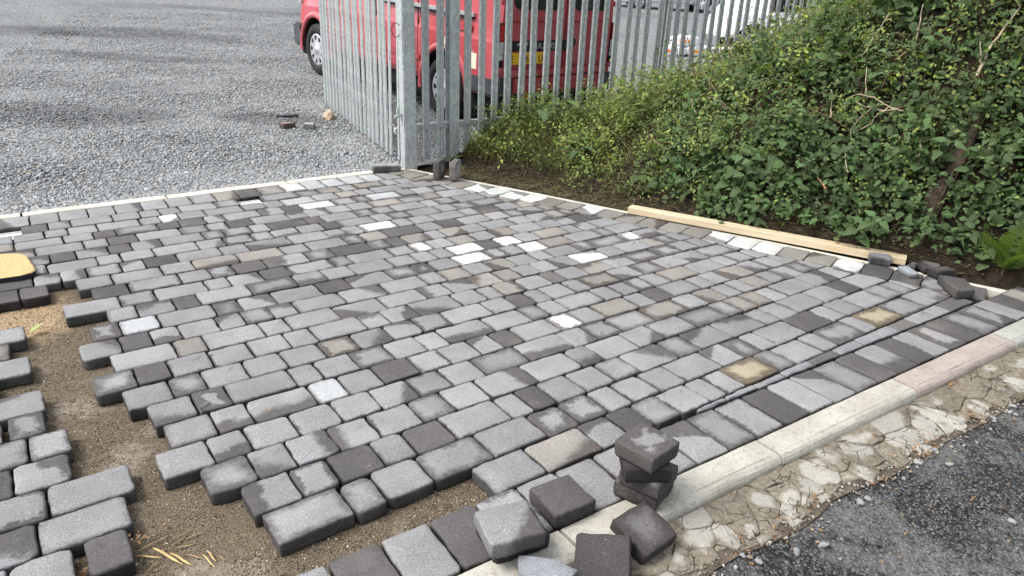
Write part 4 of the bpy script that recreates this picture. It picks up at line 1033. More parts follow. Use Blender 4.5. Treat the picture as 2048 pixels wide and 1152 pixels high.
def cut_arches(me, centres, rad, half, depth, mats):
    """cuts wheel arches out of a body mesh"""
    o = bpy.data.objects.new('tmp_body', me); COL.objects.link(o)
    me.materials.clear(); me.materials.append(mats[0]); me.materials.append(mats[1]); cs = []
    for (y, z) in centres:
        c = MB(); c.lathe([(0, -half-.1), (rad, -half-.1), (rad, half+.1), (0, half+.1)], 40, 'x')
        cm = c.mesh('tmp_cut'); cm.materials.append(mats[0]); cm.materials.append(mats[1]); cm.polygons.foreach_set('material_index', [1]*len(cm.polygons))
        co = bpy.data.objects.new('tmp_cut', cm); COL.objects.link(co); co.location = (0, y, z); cs.append(co)
        md = o.modifiers.new('b', 'BOOLEAN'); md.operation = 'DIFFERENCE'; md.object = co; md.solver = 'EXACT'
    dg = bpy.context.evaluated_depsgraph_get(); new = bpy.data.meshes.new_from_object(o.evaluated_get(dg))
    for c in cs: bpy.data.objects.remove(c)
    bpy.data.objects.remove(o); return new
def wheel(parent, loc, rad, side, wd=.2, slots=9):
    """side -1: outer face towards -x"""
    o = MB(); s = side
    o.lathe([(rad*.60, s*wd*.0), (rad*.62, s*wd*.42), (rad*.70, s*wd*.50), (rad*.86, s*wd*.47), (rad*.955, s*wd*.36), (rad, s*wd*.18), (rad, -s*wd*.4), (rad*.9, -s*wd*.5), (rad*.5, -s*wd*.5)], 44, 'x')
    for k in range(5): pass
    t_ = o.build('wheel', M['rubber'], parent, True); t_.location = loc
    h = MB(); h.lathe([(0, s*wd*.50), (rad*.13, s*wd*.50), (rad*.15, s*wd*.45), (rad*.20, s*wd*.42), (rad*.50, s*wd*.40), (rad*.57, s*wd*.42), (rad*.635, s*wd*.38), (rad*.635, s*wd*.2)], 44, 'x')
    hc = h.build('wheel_trim', M['hub'], t_, True)
    d = MB()
    for k in range(slots):
        a = 2*math.pi*k/slots; w0 = .17; x = s*(wd*.405+.002)
        p = [(rad*.36, a-w0*.55), (rad*.36, a+w0*.55), (rad*.52, a+w0), (rad*.545, a), (rad*.52, a-w0)]
        vs = [(x, r_*math.cos(q), r_*math.sin(q)) for r_, q in p]+[(x-s*.01, r_*math.cos(q), r_*math.sin(q)) for r_, q in p]
        d.add(vs, [(0, 1, 2, 3, 4), (9, 8, 7, 6, 5)]+[(j, j+5, (j+1) % 5+5, (j+1) % 5) for j in range(5)])
    d.build('trim_slots', M['dark'], t_); return t_
van = empty('parked_van', (4.19, 7.22, yard_z(0, 7.22)+.012))
van.rotation_euler = (R(3.0), 0, R(5.1)); tag(van, 'faded red panel van parked in the gravel yard behind the fence', 'van')
HW = .87; VX = HW+.02
vb = empty('chassis', (VX, 0, 0)); bpy.data.objects.remove(vb)
ST = [(-.93, 2.02, .975), (-.90, 2.09, .99), (-.6, 2.11, 1), (0, 2.12, 1), (.6, 2.12, 1), (1.4, 2.11, 1), (2.1, 2.09, 1), (2.5, 2.02, 1), (2.95, 1.66, .99), (3.28, 1.30, .985), (3.56, 1.13, .97), (3.72, .95, .93), (3.78, .70, .86)]
bm_ = body_loft(ST, HW, .40).mesh('body')
bm_ = cut_arches(bm_, [(0, .36), (3.10, .36)], .425, HW, .3, (M['red'], M['dark'])); bm_.name = 'body'
body = link('body', bm_, van, None, (VX, 0, 0))
def vp(mb, name, mat, parent=None, bevel=.0, smooth=False):
    o = mb.build(name, mat, parent if parent else van, smooth, bevel)
    if parent is None: o.location = (VX, 0, 0)
    return o
for (y, s) in ((0, -1), (3.10, -1), (0, 1), (3.10, 1)): wheel(van, (VX+s*(HW-.095), y, .355), .355, s, .21)
for y in (0, 3.10):     # arch lips
    mb = MB(); n = 26
    for k in range(n):
        pass
    vs = []
    for k in range(n+1):
        a = R(-8)+R(196)*k/n
        for (r_, x) in ((.423, -HW-.002), (.43, -HW-.022), (.475, -HW-.018), (.505, -HW+.004)): vs.append((x, y+r_*math.cos(a), .36+r_*math.sin(a)))
    fs = [(k*4+j, k*4+j+1, (k+1)*4+j+1, (k+1)*4+j) for k in range(n) for j in range(3)]
    mb.add(vs, fs); vp(mb, 'arch_lip', M['red'], smooth=True)
mb = MB(); mb.box(-HW+.10, HW-.10, -.80, 3.75, .22, .398); vp(mb, 'underbody', M['dark'])
# side details (near side)
mb = MB(); mb.box(-HW-.016, -HW+.0, .46, 2.62, .60, .665); vp(mb, 'side_moulding', M['red_dull'], bevel=.008)
mb = MB(); mb.box(-HW-.010, -HW+.03, -.52, 1.25, 1.175, 1.215); vp(mb, 'door_rail', M['hub'], bevel=.004)
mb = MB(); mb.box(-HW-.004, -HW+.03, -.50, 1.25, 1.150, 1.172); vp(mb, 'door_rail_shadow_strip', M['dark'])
for y in (.52, 1.45, 2.42):
    mb = MB(); mb.box(-HW-.0015, -HW+.01, y-.004, y+.004, .50, 1.94-.0); vp(mb, 'door_gap', M['dark'])
mb = MB(); mb.box(-HW-.006, -HW+.01, -.50, -.14, 1.02, 1.10); vp(mb, 'fuel_flap', M['red_dull'], bevel=.006)
mb = MB(); mb.box(-HW-.004, -HW+.01, -.60, -.48, .66, .82); vp(mb, 'side_sticker', M['offwhite'])
mb = MB(); mb.box(-HW-.022, -HW+.0, -.10, -.03, .83, .93); mb.box(-HW-.020, -HW+.0, -.08, -.0, .78, .828); vp(mb, 'tape_patch', M['offwhite'], bevel=.01)
mb = MB(); mb.box(-HW-.004, -HW+.05, 1.55, 2.40, 1.25, 1.80); vp(mb, 'cab_window', M['glass'])
# rear bumper, corner trim
RY = -.93
mb = MB(); mb.box(-HW-.005, -HW+.20, RY-.055, RY+.42, .42, .62); vp(mb, 'bumper_corner', M['greyplastic'], bevel=.02)
mb = MB(); mb.box(HW-.20, HW+.005, RY-.055, RY+.42, .42, .62); vp(mb, 'bumper_corner', M['greyplastic'], bevel=.02)
mb = MB(); mb.box(-HW+.204, HW-.204, RY-.065, RY+.05, .46, .612); vp(mb, 'rear_bumper', M['red_dull'], bevel=.012)
mb = MB(); mb.box(-HW+.06, HW-.06, RY-.04, RY+.10, .30, .455); vp(mb, 'bumper_valance', M['dark'])
mb = MB(); mb.box(-HW+.34, -HW+.45, RY-.075, RY-.03, .40, .44); vp(mb, 'reflector', M['red_lens'], bevel=.004)
mb = MB(); mb.box(-HW+.12, HW-.12, RY-.052, RY-.0, .625, .70); vp(mb, 'rear_step', M['red'], bevel=.012)
# rear doors
def door(x0, x1, lab=None):
    o = MB(); th = .022
    o.box(x0, x1, RY-th, RY-.002, .71, 1.98); d = vp(o, 'rear_door', M['red'], bevel=.008)
    if lab: d['label'] = lab
    c = MB(); c.box(x0+.012, x1-.012, RY-th-.016, RY-th+.001, 1.175, 1.195); c.build('crease', M['red'], d, bevel=.006)
    p = MB(); p.box(x0+.02, x1-.02, RY-th-.012, RY-th+.001, .735, 1.176-.004); p.build('lower_panel', M['red'], d, bevel=.010)
    cx, hw, z0, z1, r_ = .5*(x0+x1), .5*(x1-x0)-.10, 1.30, 1.86, .09
    pts = []
    for (sx, sz, a0) in ((1, -1, -90), (1, 1, 0), (-1, 1, 90), (-1, -1, 180)):
        for a in range(0, 91, 15):
            q = R(a0+a); pts.append((cx+sx*(hw-r_)+r_*math.cos(q), (z1-r_ if sz > 0 else z0+r_)+r_*math.sin(q)))
    n = len(pts)
    for nm, grow, dep, mt in (('window_seal', 1.05, .003, M['black']), ('window', 1.0, .006, M['glass'])):
        g = MB(); pp = [(cx+(x-cx)*grow, .5*(z0+z1)+(z-.5*(z0+z1))*grow) for x, z in pts]
        vs = [(x, RY-th-dep, z) for x, z in pp]+[(x, RY-th+.001, z) for x, z in pp]
        g.add(vs, [tuple(range(n)), tuple(range(2*n-1, n-1, -1))]+[(j, j+n, (j+1) % n+n, (j+1) % n) for j in range(n)]); g.build(nm, mt, d)
    return d
dl = door(-HW+.085, .045, None); dr = door(.058, HW-.085, None)
for s in (-1, 1):
    for z in (.70, 1.36, 1.86):
        mb = MB(); mb.box(s*(HW-.045)-.045, s*(HW-.045)+.045, RY-.034, RY-.004, z-.028, z+.028); vp(mb, 'door_hinge', M['red'], bevel=.008)
    mb = MB(); mb.box(s*(HW-.035)-.038, s*(HW-.035)+.038, RY-.018, RY+.06, .715, 1.16); lamp = vp(mb, 'tail_lamp', M['dark'], bevel=.01)
    for z0, z1, mt, nm in ((1.03, 1.145, M['red_lens'], 'lens'), (.985, 1.025, M['red_lens'], 'lens'), (.86, .978, M['clear_lens'], 'lens'), (.80, .855, M['clear_lens'], 'lens')):
        q = MB(); q.box(s*(HW-.04)-.026, s*(HW-.04)+.026, RY-.026, RY-.015, z0, z1); q.build(nm, mt, lamp, bevel=.003)
mb = MB(); mb.box(-HW+.10, .10, RY-.046, RY-.030, .885, .99); strip = vp(mb, 'name_strip', M['black'], bevel=.012)
text_mesh('lettering', 'MAXUS', .088, M['chrome'], strip, (-.44, RY-.0465, .906), (R(90), 0, 0), .002, 1.15)
lg = MB()
for pts in ([(-.655, .95), (-.615, .975), (-.49, .972), (-.545, .905), (-.56, .905), (-.518, .958), (-.61, .958), (-.635, .945)], [(-.61, .945), (-.54, .945), (-.58, .905), (-.60, .915), (-.575, .932), (-.61, .932)]):
    n = len(pts); vs = [(x, RY-.050, z) for x, z in pts]+[(x, RY-.045, z) for x, z in pts]
    lg.add(vs, [tuple(range(n)), tuple(range(2*n-1, n-1, -1))]+[(j, j+n, (j+1) % n+n, (j+1) % n) for j in range(n)])
lg.build('emblem', M['chrome'], strip)
mb = MB(); mb.box(-HW+.11, -HW+.11+.56, RY-.045, RY-.034, .755, .873); pl = vp(mb, 'number_plate', M['yellow'], bevel=.004)
for tx, ts in ((.035, 'E'), (.195, '56'), (.425, 'UE')): text_mesh('plate_lettering', ts, .105, M['ink'], pl, (-HW+.11+tx, RY-.0455, .776), (R(90), 0, 0), .001, .95)
mb = MB(); mb.lathe([(0, -.02), (.045, -.02), (.05, 0)], 20, 'y'); o = vp(mb, 'door_handle', M['black']); o.location = (VX+.165, RY-.026, .965)
mb = MB(); mb.box(-HW-.012, -HW+.3, 3.54, 3.80, .34, .66); vp(mb, 'front_bumper', M['greyplastic'], bevel=.03)
mb = MB(); mb.box(HW-.3, HW+.012, 3.54, 3.80, .34, .62); vp(mb, 'front_bumper', M['greyplastic'], bevel=.03)
mb = MB(); mb.box(-HW+.005, -HW+.06, 3.55, 3.60, .93, 1.0); vp(mb, 'indicator_lamp', M['clear_lens'], bevel=.006)

# white van and silver car further back in the yard
def far_vehicle(name, loc, rz, lab, cat, mat, stations, half, zb, crown, wb, wr, windows):
    t_ = empty(name, loc, rz); tag(t_, lab, cat)
    me = body_loft(stations, half, zb, crown).mesh('body'); me = cut_arches(me, [(0, wr), (wb, wr)], wr*1.18, half, .3, (mat, M['dark'])); me.name = 'body'
    link('body', me, t_)
    for y in (0, wb):
        for s in (-1, 1): wheel(t_, (s*(half-.1), y, wr), wr, s, .19, 7)
    for (nm, b, mt) in windows: 
        q = MB(); q.box(*b); q.build(nm, mt, t_, bevel=.012)
    return t_
wv = far_vehicle('white_van', (17.3, 9.35, yard_z(0, 9.9)-.01), R(53.6), 'white van parked behind the fence above the bramble bank', 'van', M['white'],
    [(-.9, 2.2, .97), (-.86, 2.28, 1), (0, 2.3, 1), (1.6, 2.3, 1), (2.3, 2.2, 1), (2.75, 1.75, .99), (3.15, 1.36, .98), (3.6, 1.2, .95), (3.85, .95, .9), (3.9, .7, .86)], .95, .42, 2.25, 3.2, .34,
    [('side_window', (-.958, -.6, 1.2, 2.9, 1.0, 1.55), M['glass']), ('side_moulding', (-.966, -.5, .5, 2.6, .62, .70), M['greyplastic']), ('side_window', (.6, .955, 1.35, 2.32, 1.28, 1.78), M['glass']), ('rear_window', (-.7, .7, -.915, -.8, 1.25, 1.8), M['glass']), ('rear_bumper', (-.93, .93, -.98, -.7, .42, .64), M['greyplastic'])])
far_vehicle('silver_car', (24.0, 20.7, yard_z(0, 20.7)-.01), R(53.6), 'silver car far back in the yard behind the fence', 'car', M['silver'],
    [(-.85, 1.05, .9), (-.8, 1.2, .95), (-.4, 1.45, .96), (.6, 1.5, .96), (1.4, 1.42, .96), (2.1, 1.02, .97), (3.0, .9, .94), (3.25, .7, .88)], .85, .28, 1.5, 2.5, .31,
    [('bumper', (-.84, .84, -.95, -.6, .30, .55), M['greyplastic']), ('side_strip', (-.862, -.7, .35, 2.1, .46, .54), M['greyplastic']), ('side_window', (-.80, -.5, -.1, 1.3, 1.0, 1.3), M['glass']), ('side_strip', (.7, .862, .35, 2.1, .46, .54), M['greyplastic'])])
# stacked white sacks with orange print behind the fence, and a board under the van
for i, (x, y, z, rz, s) in enumerate(((12.15, 11.1, .28, -38, 1), (12.72, 10.85, .28, -30, 1), (13.28, 10.5, .27, -42, 1), (12.45, 10.98, .48, -33, .9))):
    bmx = bmesh.new(); bmesh.ops.create_cube(bmx, size=1); bmesh.ops.subdivide_edges(bmx, edges=list(bmx.edges), cuts=4, use_grid_fill=True)
    for v in bmx.verts:
        e = 1-.55*(abs(v.co.x)*2)**3*.5-.3*(abs(v.co.y)*2)**3*.5
        v.co = Vector((v.co.x*.62*s, v.co.y*.40*s, v.co.z*.22*e+.012*math.sin(v.co.x*19+i)+.010*math.sin(v.co.y*23)))
    me = bpy.data.meshes.new('sack'); bmx.to_mesh(me); bmx.free(); me.polygons.foreach_set('use_smooth', [True]*len(me.polygons))
    o = link('sack', me, None, M['white'], (x, y, z+.09)); o.rotation_euler = (0, 0, R(rz)); tag(o, ['white sack at the left of a row behind the fence', 'white sack in the middle of a row behind the fence', 'white sack at the right of a row behind the fence', 'white sack lying on top of the row behind the fence'][i], 'sack')
    q = MB(); q.box(-.16, -.02, -.208, -.19, -.03, .03); q.box(.03, .10, -.207, -.19, -.02, .035); q.build('orange_print', M['amber'], o)
# ------------------------------------------------------------ the overgrown bank
E0 = np.array([3.82, 3.68]); BD = np.array([.38, -.925]); BN = np.array([.925, .38])
HT = [-3, -1.94, -1.45, -1.22, -.65, .11, .6, 1, 2, 3, 4.5]; HH = [.36, .38, .40, .38, .45, .86, 1.14, 1.36, 1.95, 2.3, 2.4]
def bank_h(s, t):
    k = np.clip((np.asarray(s)-np.interp(t, [-1.2, -.2, .4, .9], [.22, .12, .08, -.05]))/np.interp(t, [-1.2, -.2, .8], [.8, 1.6, 1.15]), 0, 1)
    return np.interp(t, HT, HH)*(k*k*(3-2*k)*.55+.45*k)
def bank_xy(s, t):
    return E0[0]+BD[0]*t+BN[0]*s, E0[1]+BD[1]*t+BN[1]*s
def bank_z(x, y):
    x = np.asarray(x, float); y = np.asarray(y, float)
    t = (x-E0[0])*BD[0]+(y-E0[1])*BD[1]; s = (x-E0[0])*BN[0]+(y-E0[1])*BN[1]
    return bank_h(s, t) - .03 + .17*np.clip(s-.12, 0, 1)*wob(x, y, 2.2, 12)
def bank_nrm(x, y):
    e = .03; a = (bank_z(x+e, y)-bank_z(x-e, y))/(2*e); b = (bank_z(x, y+e)-bank_z(x, y-e))/(2*e)
    n_ = np.stack([-a, -b, np.ones_like(a)], -1); return n_/np.linalg.norm(n_, axis=-1, keepdims=True)
N1, N2 = 150, 130
S_, T_ = np.meshgrid(np.r_[np.linspace(-.12, 2.4, 90), np.linspace(2.5, 10, 60)], np.linspace(-2.35, 5.2, N2))
X, Y = bank_xy(S_, T_); Z = bank_z(X, Y)
Z = np.where(S_ < .0, -.06, Z)
i = np.arange(N1*N2).reshape(N2, N1); q = np.c_[i[:-1, :-1].ravel(), i[1:, :-1].ravel(), i[1:, 1:].ravel(), i[:-1, 1:].ravel()]
vv = np.c_[X.ravel(), Y.ravel(), Z.ravel()]; cy = vv[q].mean(1)[:, 1]
tag(link('earth_bank', fast_mesh('earth_bank', vv, q[(cy < 5.68) & (cy > -.6)], smooth=True), None, M['soil']), kind='structure')

def leaf_geo(n=3, wid=.55, serr=0.0, fold=.18, droop=.25, peak=.38, stalk=.0):
    """unit leaf along +y, face up; midrib plus both edges"""
    v = []; f = []
    ys = np.linspace(0, 1, n+1)
    mid = [(0, y+stalk, -droop*y*y) for y in ys]; v += mid
    def half(y):
        return wid*.5*((y/peak)**.62 if y < peak else max(0, (1-((y-peak)/(1-peak))**1.5)))
    L = []; R_ = []
    for k in range(1, n):
        y = ys[k]; w_ = half(y); z = -droop*y*y+fold*w_
        L.append((-w_, y+stalk, z)); R_.append((w_, y+stalk, z))
    bl = len(v); v += L; br = len(v); v += R_
    for side, b in ((0, bl), (1, br)):
        prev = None
        for k in range(1, n):
            e = b+k-1
            if k == 1: t = [(0, e, 1)] if side == 0 else [(0, 1, e)]
            else: t = [(k-1, b+k-2, e), (k-1, e, k)] if side == 0 else [(k-1, e, b+k-2), (k-1, k, e)]
            f += t
        e = b+n-2; f += [(n-1, e, n)] if side == 0 else [(n-1, n, e)]
    if serr:
        m = len(f)
        for side, b in ((0, bl), (1, br)):
            idx = [0]+[b+k for k in range(n-1)]+[n]
            for a, c in zip(idx[1:-1], idx[2:]):
                pa, pc = np.array(v[a]), np.array(v[c]); g = pa+(pc-pa)*.62
                o = np.array([-1 if side == 0 else 1, .35, 0])*serr
                v.append(tuple(g+o)); j = len(v)-1; f.append((a, c, j) if side == 1 else (a, j, c))
    return np.array(v, float), np.array(f)
def leaf_mesh(name, col, parts):
    """parts: list of (verts, faces); one colour"""
    V = []; F = []; off = 0
    for v, f in parts: V.append(v); F.append(f+off); off += len(v)
    V = np.concatenate(V); F = np.concatenate(F)
    me = fast_mesh(name, V, F, {'lcol': ('FLOAT_COLOR', np.tile(list(col)+[1], (len(V), 1)))}); me.materials.append(M['leaf']); return me
def basis(nrm, yaw, r_):
    """rotation arrays with local z -> nrm, spun by yaw"""
    n = nrm/np.linalg.norm(nrm, axis=1, keepdims=True)
    a = np.where(np.abs(n[:, 2:]) < .95, np.array([[0, 0, 1.]]), np.array([[1., 0, 0]]))
    u = np.cross(a, n); u /= np.linalg.norm(u, axis=1, keepdims=True); w_ = np.cross(n, u)
    c, s = np.cos(yaw)[:, None], np.sin(yaw)[:, None]
    return u*c+w_*s, -u*s+w_*c, n
def scatter(name, geo, P, nrm, yaw, size, col, seed, squash=None):
    r_ = np.random.RandomState(seed); v, f = geo; n = len(P)
    x, y, z = basis(nrm, yaw, r_)
    sx = size*(1 if squash is None else squash)
    V = P[:, None]+v[None, :, 0:1]*(x*sx[:, None])[:, None]+v[None, :, 1:2]*(y*size[:, None])[:, None]+v[None, :, 2:3]*(z*size[:, None])[:, None]
    F = (f[None]+np.arange(n)[:, None, None]*len(v)).reshape(-1, 3)
    C = np.repeat(np.c_[col, np.ones(n)], len(v), 0)
    me = fast_mesh(name, V.reshape(-1, 3), F, {'lcol': ('FLOAT_COLOR', C)})
    return tag(link(name, me, None, M['leaf']), kind='stuff')
rv = np.random.RandomState(77)
OUT = np.array([-.78, -.42, .30])      # the open side of the bank, towards the paving
def clumps(n, s0, s1, t0, t1, sp=1.0):
    s = s0+(s1-s0)*rv.uniform(0, 1, n)**sp; t = rv.uniform(t0, t1, n); x, y = bank_xy(s, t)
    k = (y < 5.66) & ~((((s-.72)/.42)**2+((t+.42)/.36)**2 < 1) & (rv.uniform(0, 1, n) < .75)); return x[k], y[k], s[k], t[k]
# 1 bramble and nettle leaf mass
def mass(name, ncl, per, rng, colf, size, spread, off, seed, geo, lab, cat, up=.6):
    x, y, s, t = clumps(ncl, *rng); n = len(x)
    N_ = bank_nrm(x, y); o = np.abs(rv.normal(0, off, n))*np.clip(s*2, .25, 1)
    c = np.c_[x, y, bank_z(x, y)]+N_*o[:, None]
    cc = colf(n, s, t); P = []; NR = []; SZ = []; CO = []
    m = per
    P = np.repeat(c, m, 0)+rv.normal(0, 1, (n*m, 3))*spread*np.repeat(rv.uniform(.6, 1.4, n), m)[:, None]*np.array([1, 1, .75])
    k = P[:, 1] < 5.70; 
    NN = np.repeat(N_, m, 0)*.5+OUT*.35+np.array([0, 0, up])+rv.normal(0, .58, (n*m, 3))
    CO = np.repeat(cc, m, 0)*rv.uniform(.5, 1.6, (n*m, 1))*(1+rv.normal(0, .10, (n*m, 3)))
    SZ = np.repeat(size*rv.uniform(.6, 1.45, n), m)*rv.uniform(.55, 1.3, n*m)
    pk = np.sin(P[:, 0]*7.3+P[:, 2]*5.1+1.3)*np.sin(P[:, 1]*6.1-P[:, 2]*7.7+.6)+.6*np.sin(P[:, 0]*15.1-P[:, 1]*13.3+P[:, 2]*11)
    k &= (pk > -.55) | (rv.uniform(0, 1, len(pk)) < .34)
    # the leaves part round the leaning trunk
    tz = np.clip((P[:, 2]-.42)/.36, 0, 1); gx, gy = 4.60+.26*tz, 1.90+.0*tz
    k &= ~((np.abs((P[:, 0]-gx)*-.42+(P[:, 1]-gy)*.91+.0) < .055) & (P[:, 2] > .36) & (P[:, 2] < .86) & (np.hypot(P[:, 0], P[:, 1]) < 5.35) & (np.hypot(P[:, 0], P[:, 1]) > 4.5) & (rv.uniform(0, 1, len(P)) < .8))
    k &= P[:, 2] > bank_z(P[:, 0], P[:, 1])-.03
    o = scatter(name, geo, P[k], NN[k], rv.uniform(0, 6.28, k.sum()), SZ[k], CO[k], seed)
    return tag(o, lab, cat)
def col_bramble(n, s, t):
    base = np.array([[.036, .060, .010]]); mid = np.array([[.086, .122, .020]]); new = np.array([[.205, .240, .048]])
    u = rv.uniform(0, 1, n)[:, None]
    c = np.where(u < .28, base, np.where(u < .68, mid, new))
    y = np.clip((-t-.3)/1.0, 0, 1)[:, None]
    return c*(1-y)+np.array([[.165, .205, .04]])*rv.uniform(.6, 1.2, (n, 1))*y
def col_dark(n, s, t): return np.array([[.030, .062, .016]])*rv.uniform(.7, 1.6, (n, 1))
def col_yellow(n, s, t): return np.array([[.21, .26, .05]])*rv.uniform(.5, 1.25, (n, 1))
simple = leaf_geo(3, .62, 0, .2, .22)
mass('bramble_leaves', 2100, 42, (.20, 2.8, -.75, 3.3, .8), col_bramble, .028, .075, .15, 201, simple, 'dense mass of bramble leaves covering the upper bank', 'bramble')
mass('bramble_leaves', 420, 26, (1.4, 6.5, -1.35, .9, 1), col_bramble, .038, .10, .12, 202, simple, 'bramble leaf mass along the top of the bank before the fence', 'bramble')
mass('nettle_leaves', 300, 22, (.24, 1.15, .0, 3.1, .8), col_dark, .055, .08, .09, 203, leaf_geo(5, .62, .075, .15, .35, .28), 'dark nettle leaves filling the lower face of the bank', 'nettles')
mass('weed_leaves', 900, 26, (.48, 2.8, -1.95, -.30, .8), col_yellow, .027, .07, .15, 204, simple, 'small yellow green weed leaves below the fence', 'weeds')
mass('nettle_leaves', 420, 20, (.11, .55, .45, 3.3, 1), col_dark, .045, .065, .11, 205, leaf_geo(5, .62, .075, .15, .35, .28), 'nettle leaves hanging over the foot of the bank behind the timber', 'nettles')
# 2 grass and dead stalks
def blades(name, n, rng, ln, wd, cols, seed, lean=.5, lab=None, cat='grass', off=0, flat=False):
    x, y, s, t = clumps(n, *rng); n = len(x); r_ = np.random.RandomState(seed)
    z = bank_z(x, y)-.01; L_ = ln*r_.uniform(.45, 1.3, n); a = r_.uniform(0, 6.28, n)
    dirx = np.cos(a)*lean+OUT[0]*.35; diry = np.sin(a)*lean+OUT[1]*.35
    if flat: dirx, diry, up = np.cos(a), np.sin(a), r_.uniform(-.05, .28, n)
    else: up = np.ones(n)
    b = np.c_[x, y, z+off*np.abs(r_.normal(0, 1, n))]; ww = wd*r_.uniform(.6, 1.4, n)
    sd = np.c_[-np.sin(a), np.cos(a), 0*a]*ww[:, None]*.5
    pts = []
    for u in (0, .4, .75, 1.0):
        p = b+np.c_[dirx*(u**1.8 if not flat else u), diry*(u**1.8 if not flat else u), up*(u-.42*u*u*(0 if flat else 1))]*L_[:, None]
        pts.append(p)
    V = np.stack([pts[0]-sd, pts[0]+sd, pts[1]-sd*.9, pts[1]+sd*.9, pts[2]-sd*.6, pts[2]+sd*.6, pts[3]], 1).reshape(-1, 3)
    F = (np.array([(0, 1, 3), (0, 3, 2), (2, 3, 5), (2, 5, 4), (4, 5, 6)])[None]+np.arange(n)[:, None, None]*7).reshape(-1, 3)
    ci = r_.randint(0, len(cols), n); C = np.array(cols)[ci]*r_.uniform(.6, 1.3, (n, 1))
    me = fast_mesh(name, V, F, {'lcol': ('FLOAT_COLOR', np.repeat(np.c_[C, np.ones(n)], 7, 0))})
    return tag(link(name, me, None, M['leaf']), lab, cat, None, 'stuff')
G = [(.11, .16, .032), (.16, .21, .045), (.22, .25, .07), (.07, .12, .026)]
D = [(.20, .145, .08), (.12, .075, .04), (.28, .20, .115), (.07, .045, .025), (.16, .10, .055)]
blades('bank_grass', 5600, (.42, 2.0, -1.95, -.15, 1), .30, .0042, G+[(.24, .21, .09), (.2, .16, .07)], 211, .9, 'long green grass on the low end of the bank by the fence')
blades('bank_grass', 1100, (.30, 1.1, -.3, 3.0, 1), .22, .006, G, 212, .5, 'thin grass growing between nettles on the bank')
blades('dry_grass', 6500, (.02, .62, -1.8, 2.4, 1.2), .11, .0035, D, 213, .8, 'brown dead grass and stalks strewn along the foot of the bank', 'dry grass', .02, True)
blades('dry_grass', 2200, (.3, 1.1, -.8, -.05, 1), .20, .004, D[:3], 214, .8, 'matted brown dead grass on the bare part of the bank', 'dry grass', .05, True)
blades('bark_litter', 1500, (.0, .42, -1.7, 2.4, 1), .035, .014, D+[(.035, .025, .018)], 215, .8, 'brown leaf litter and bark bits at the foot of the bank', 'leaf litter', .006, True)

# thin bare canes threading the whole thicket
mb = MB(); x, y, s, t = clumps(420, .45, 2.6, -.7, 3.2, .8)
for k in range(len(x)):
    a = rv.uniform(0, 6.28); l = rv.uniform(.15, .5); z = float(bank_z(x[k], y[k]))+rv.uniform(.02, .16); h_ = rv.uniform(.1, .8)
    p0 = np.array([x[k], y[k], z+.02]); d_ = np.array([math.cos(a)*.7+OUT[0]*.4, math.sin(a)*.7+OUT[1]*.4, h_]); d_ /= np.linalg.norm(d_)
    mb.tube([p0, p0+d_*l*.5+np.array([0, 0, .03*l]), p0+d_*l-np.array([0, 0, .12*l])], [.0032, .0026, .0012], 4, False)
tag(mb.build('bramble_stems', M['purple_stem'], None, True), 'tangle of thin brown bramble stems running through the thicket', 'bramble', None, 'stuff')
mb = MB(); x, y, s, t = clumps(150, .3, 2.4, -1.2, 3.2, .8)
for k in range(len(x)):
    a = rv.uniform(0, 6.28); l = rv.uniform(.1, .4); p0 = np.array([x[k], y[k], float(bank_z(x[k], y[k]))+rv.uniform(.06, .2)]); d_ = np.array([math.cos(a)+OUT[0]*.3, math.sin(a)+OUT[1]*.3, rv.uniform(-.2, .9)]); d_ /= np.linalg.norm(d_)
    mb.tube([p0, p0+d_*l*.5+rv.normal(0, .015, 3), p0+d_*l], [.003, .0026, .0014], 4, False)
tag(mb.build('dry_stalks', M['straw'], None, True), 'scattered dry tan stalks caught in the bank vegetation', 'dry stalks', None, 'stuff')

# 3 single plants
def bank_pt(s, t, dz=0):
    x, y = bank_xy(s, t); return float(x), float(y), float(bank_z(x, y))+dz
NET = [leaf_mesh('leaf', np.array([.040, .076, .026])*k*.8, [leaf_geo(6, .68, .055, .16, dr, .3)]) for k, dr in ((.85, .35), (1.15, .5), (1.6, .25), (2.1, .4))]
def make_plant(name, stem_pts, rad, smat, leaves):
    """leaves: list of (mesh, position, direction, normal, length)"""
    r0 = empty(name); mb = MB()
    for pts in stem_pts: mb.tube(pts, [rad*(1-.65*i/(len(pts)-1)) for i in range(len(pts))], 5)
    mb.build('stem', smat, r0, True)
    for (me, p, d, nr, ln) in leaves:
        y = Vector(d).normalized(); x = y.cross(Vector(nr)).normalized(); z = x.cross(y)
        o = bpy.data.objects.new('leaf', me); COL.objects.link(o); o.parent = r0
        o.matrix_local = Matrix(((x.x*ln, y.x*ln, z.x*ln, p[0]), (x.y*ln, y.y*ln, z.y*ln, p[1]), (x.z*ln, y.z*ln, z.z*ln, p[2]), (0, 0, 0, 1)))
    return r0
def copy_tree(o, parent=None):
    c = o.copy(); COL.objects.link(c)
    if parent is not None: c.parent = parent
    for ch in list(o.children): copy_tree(ch, c)
    return c
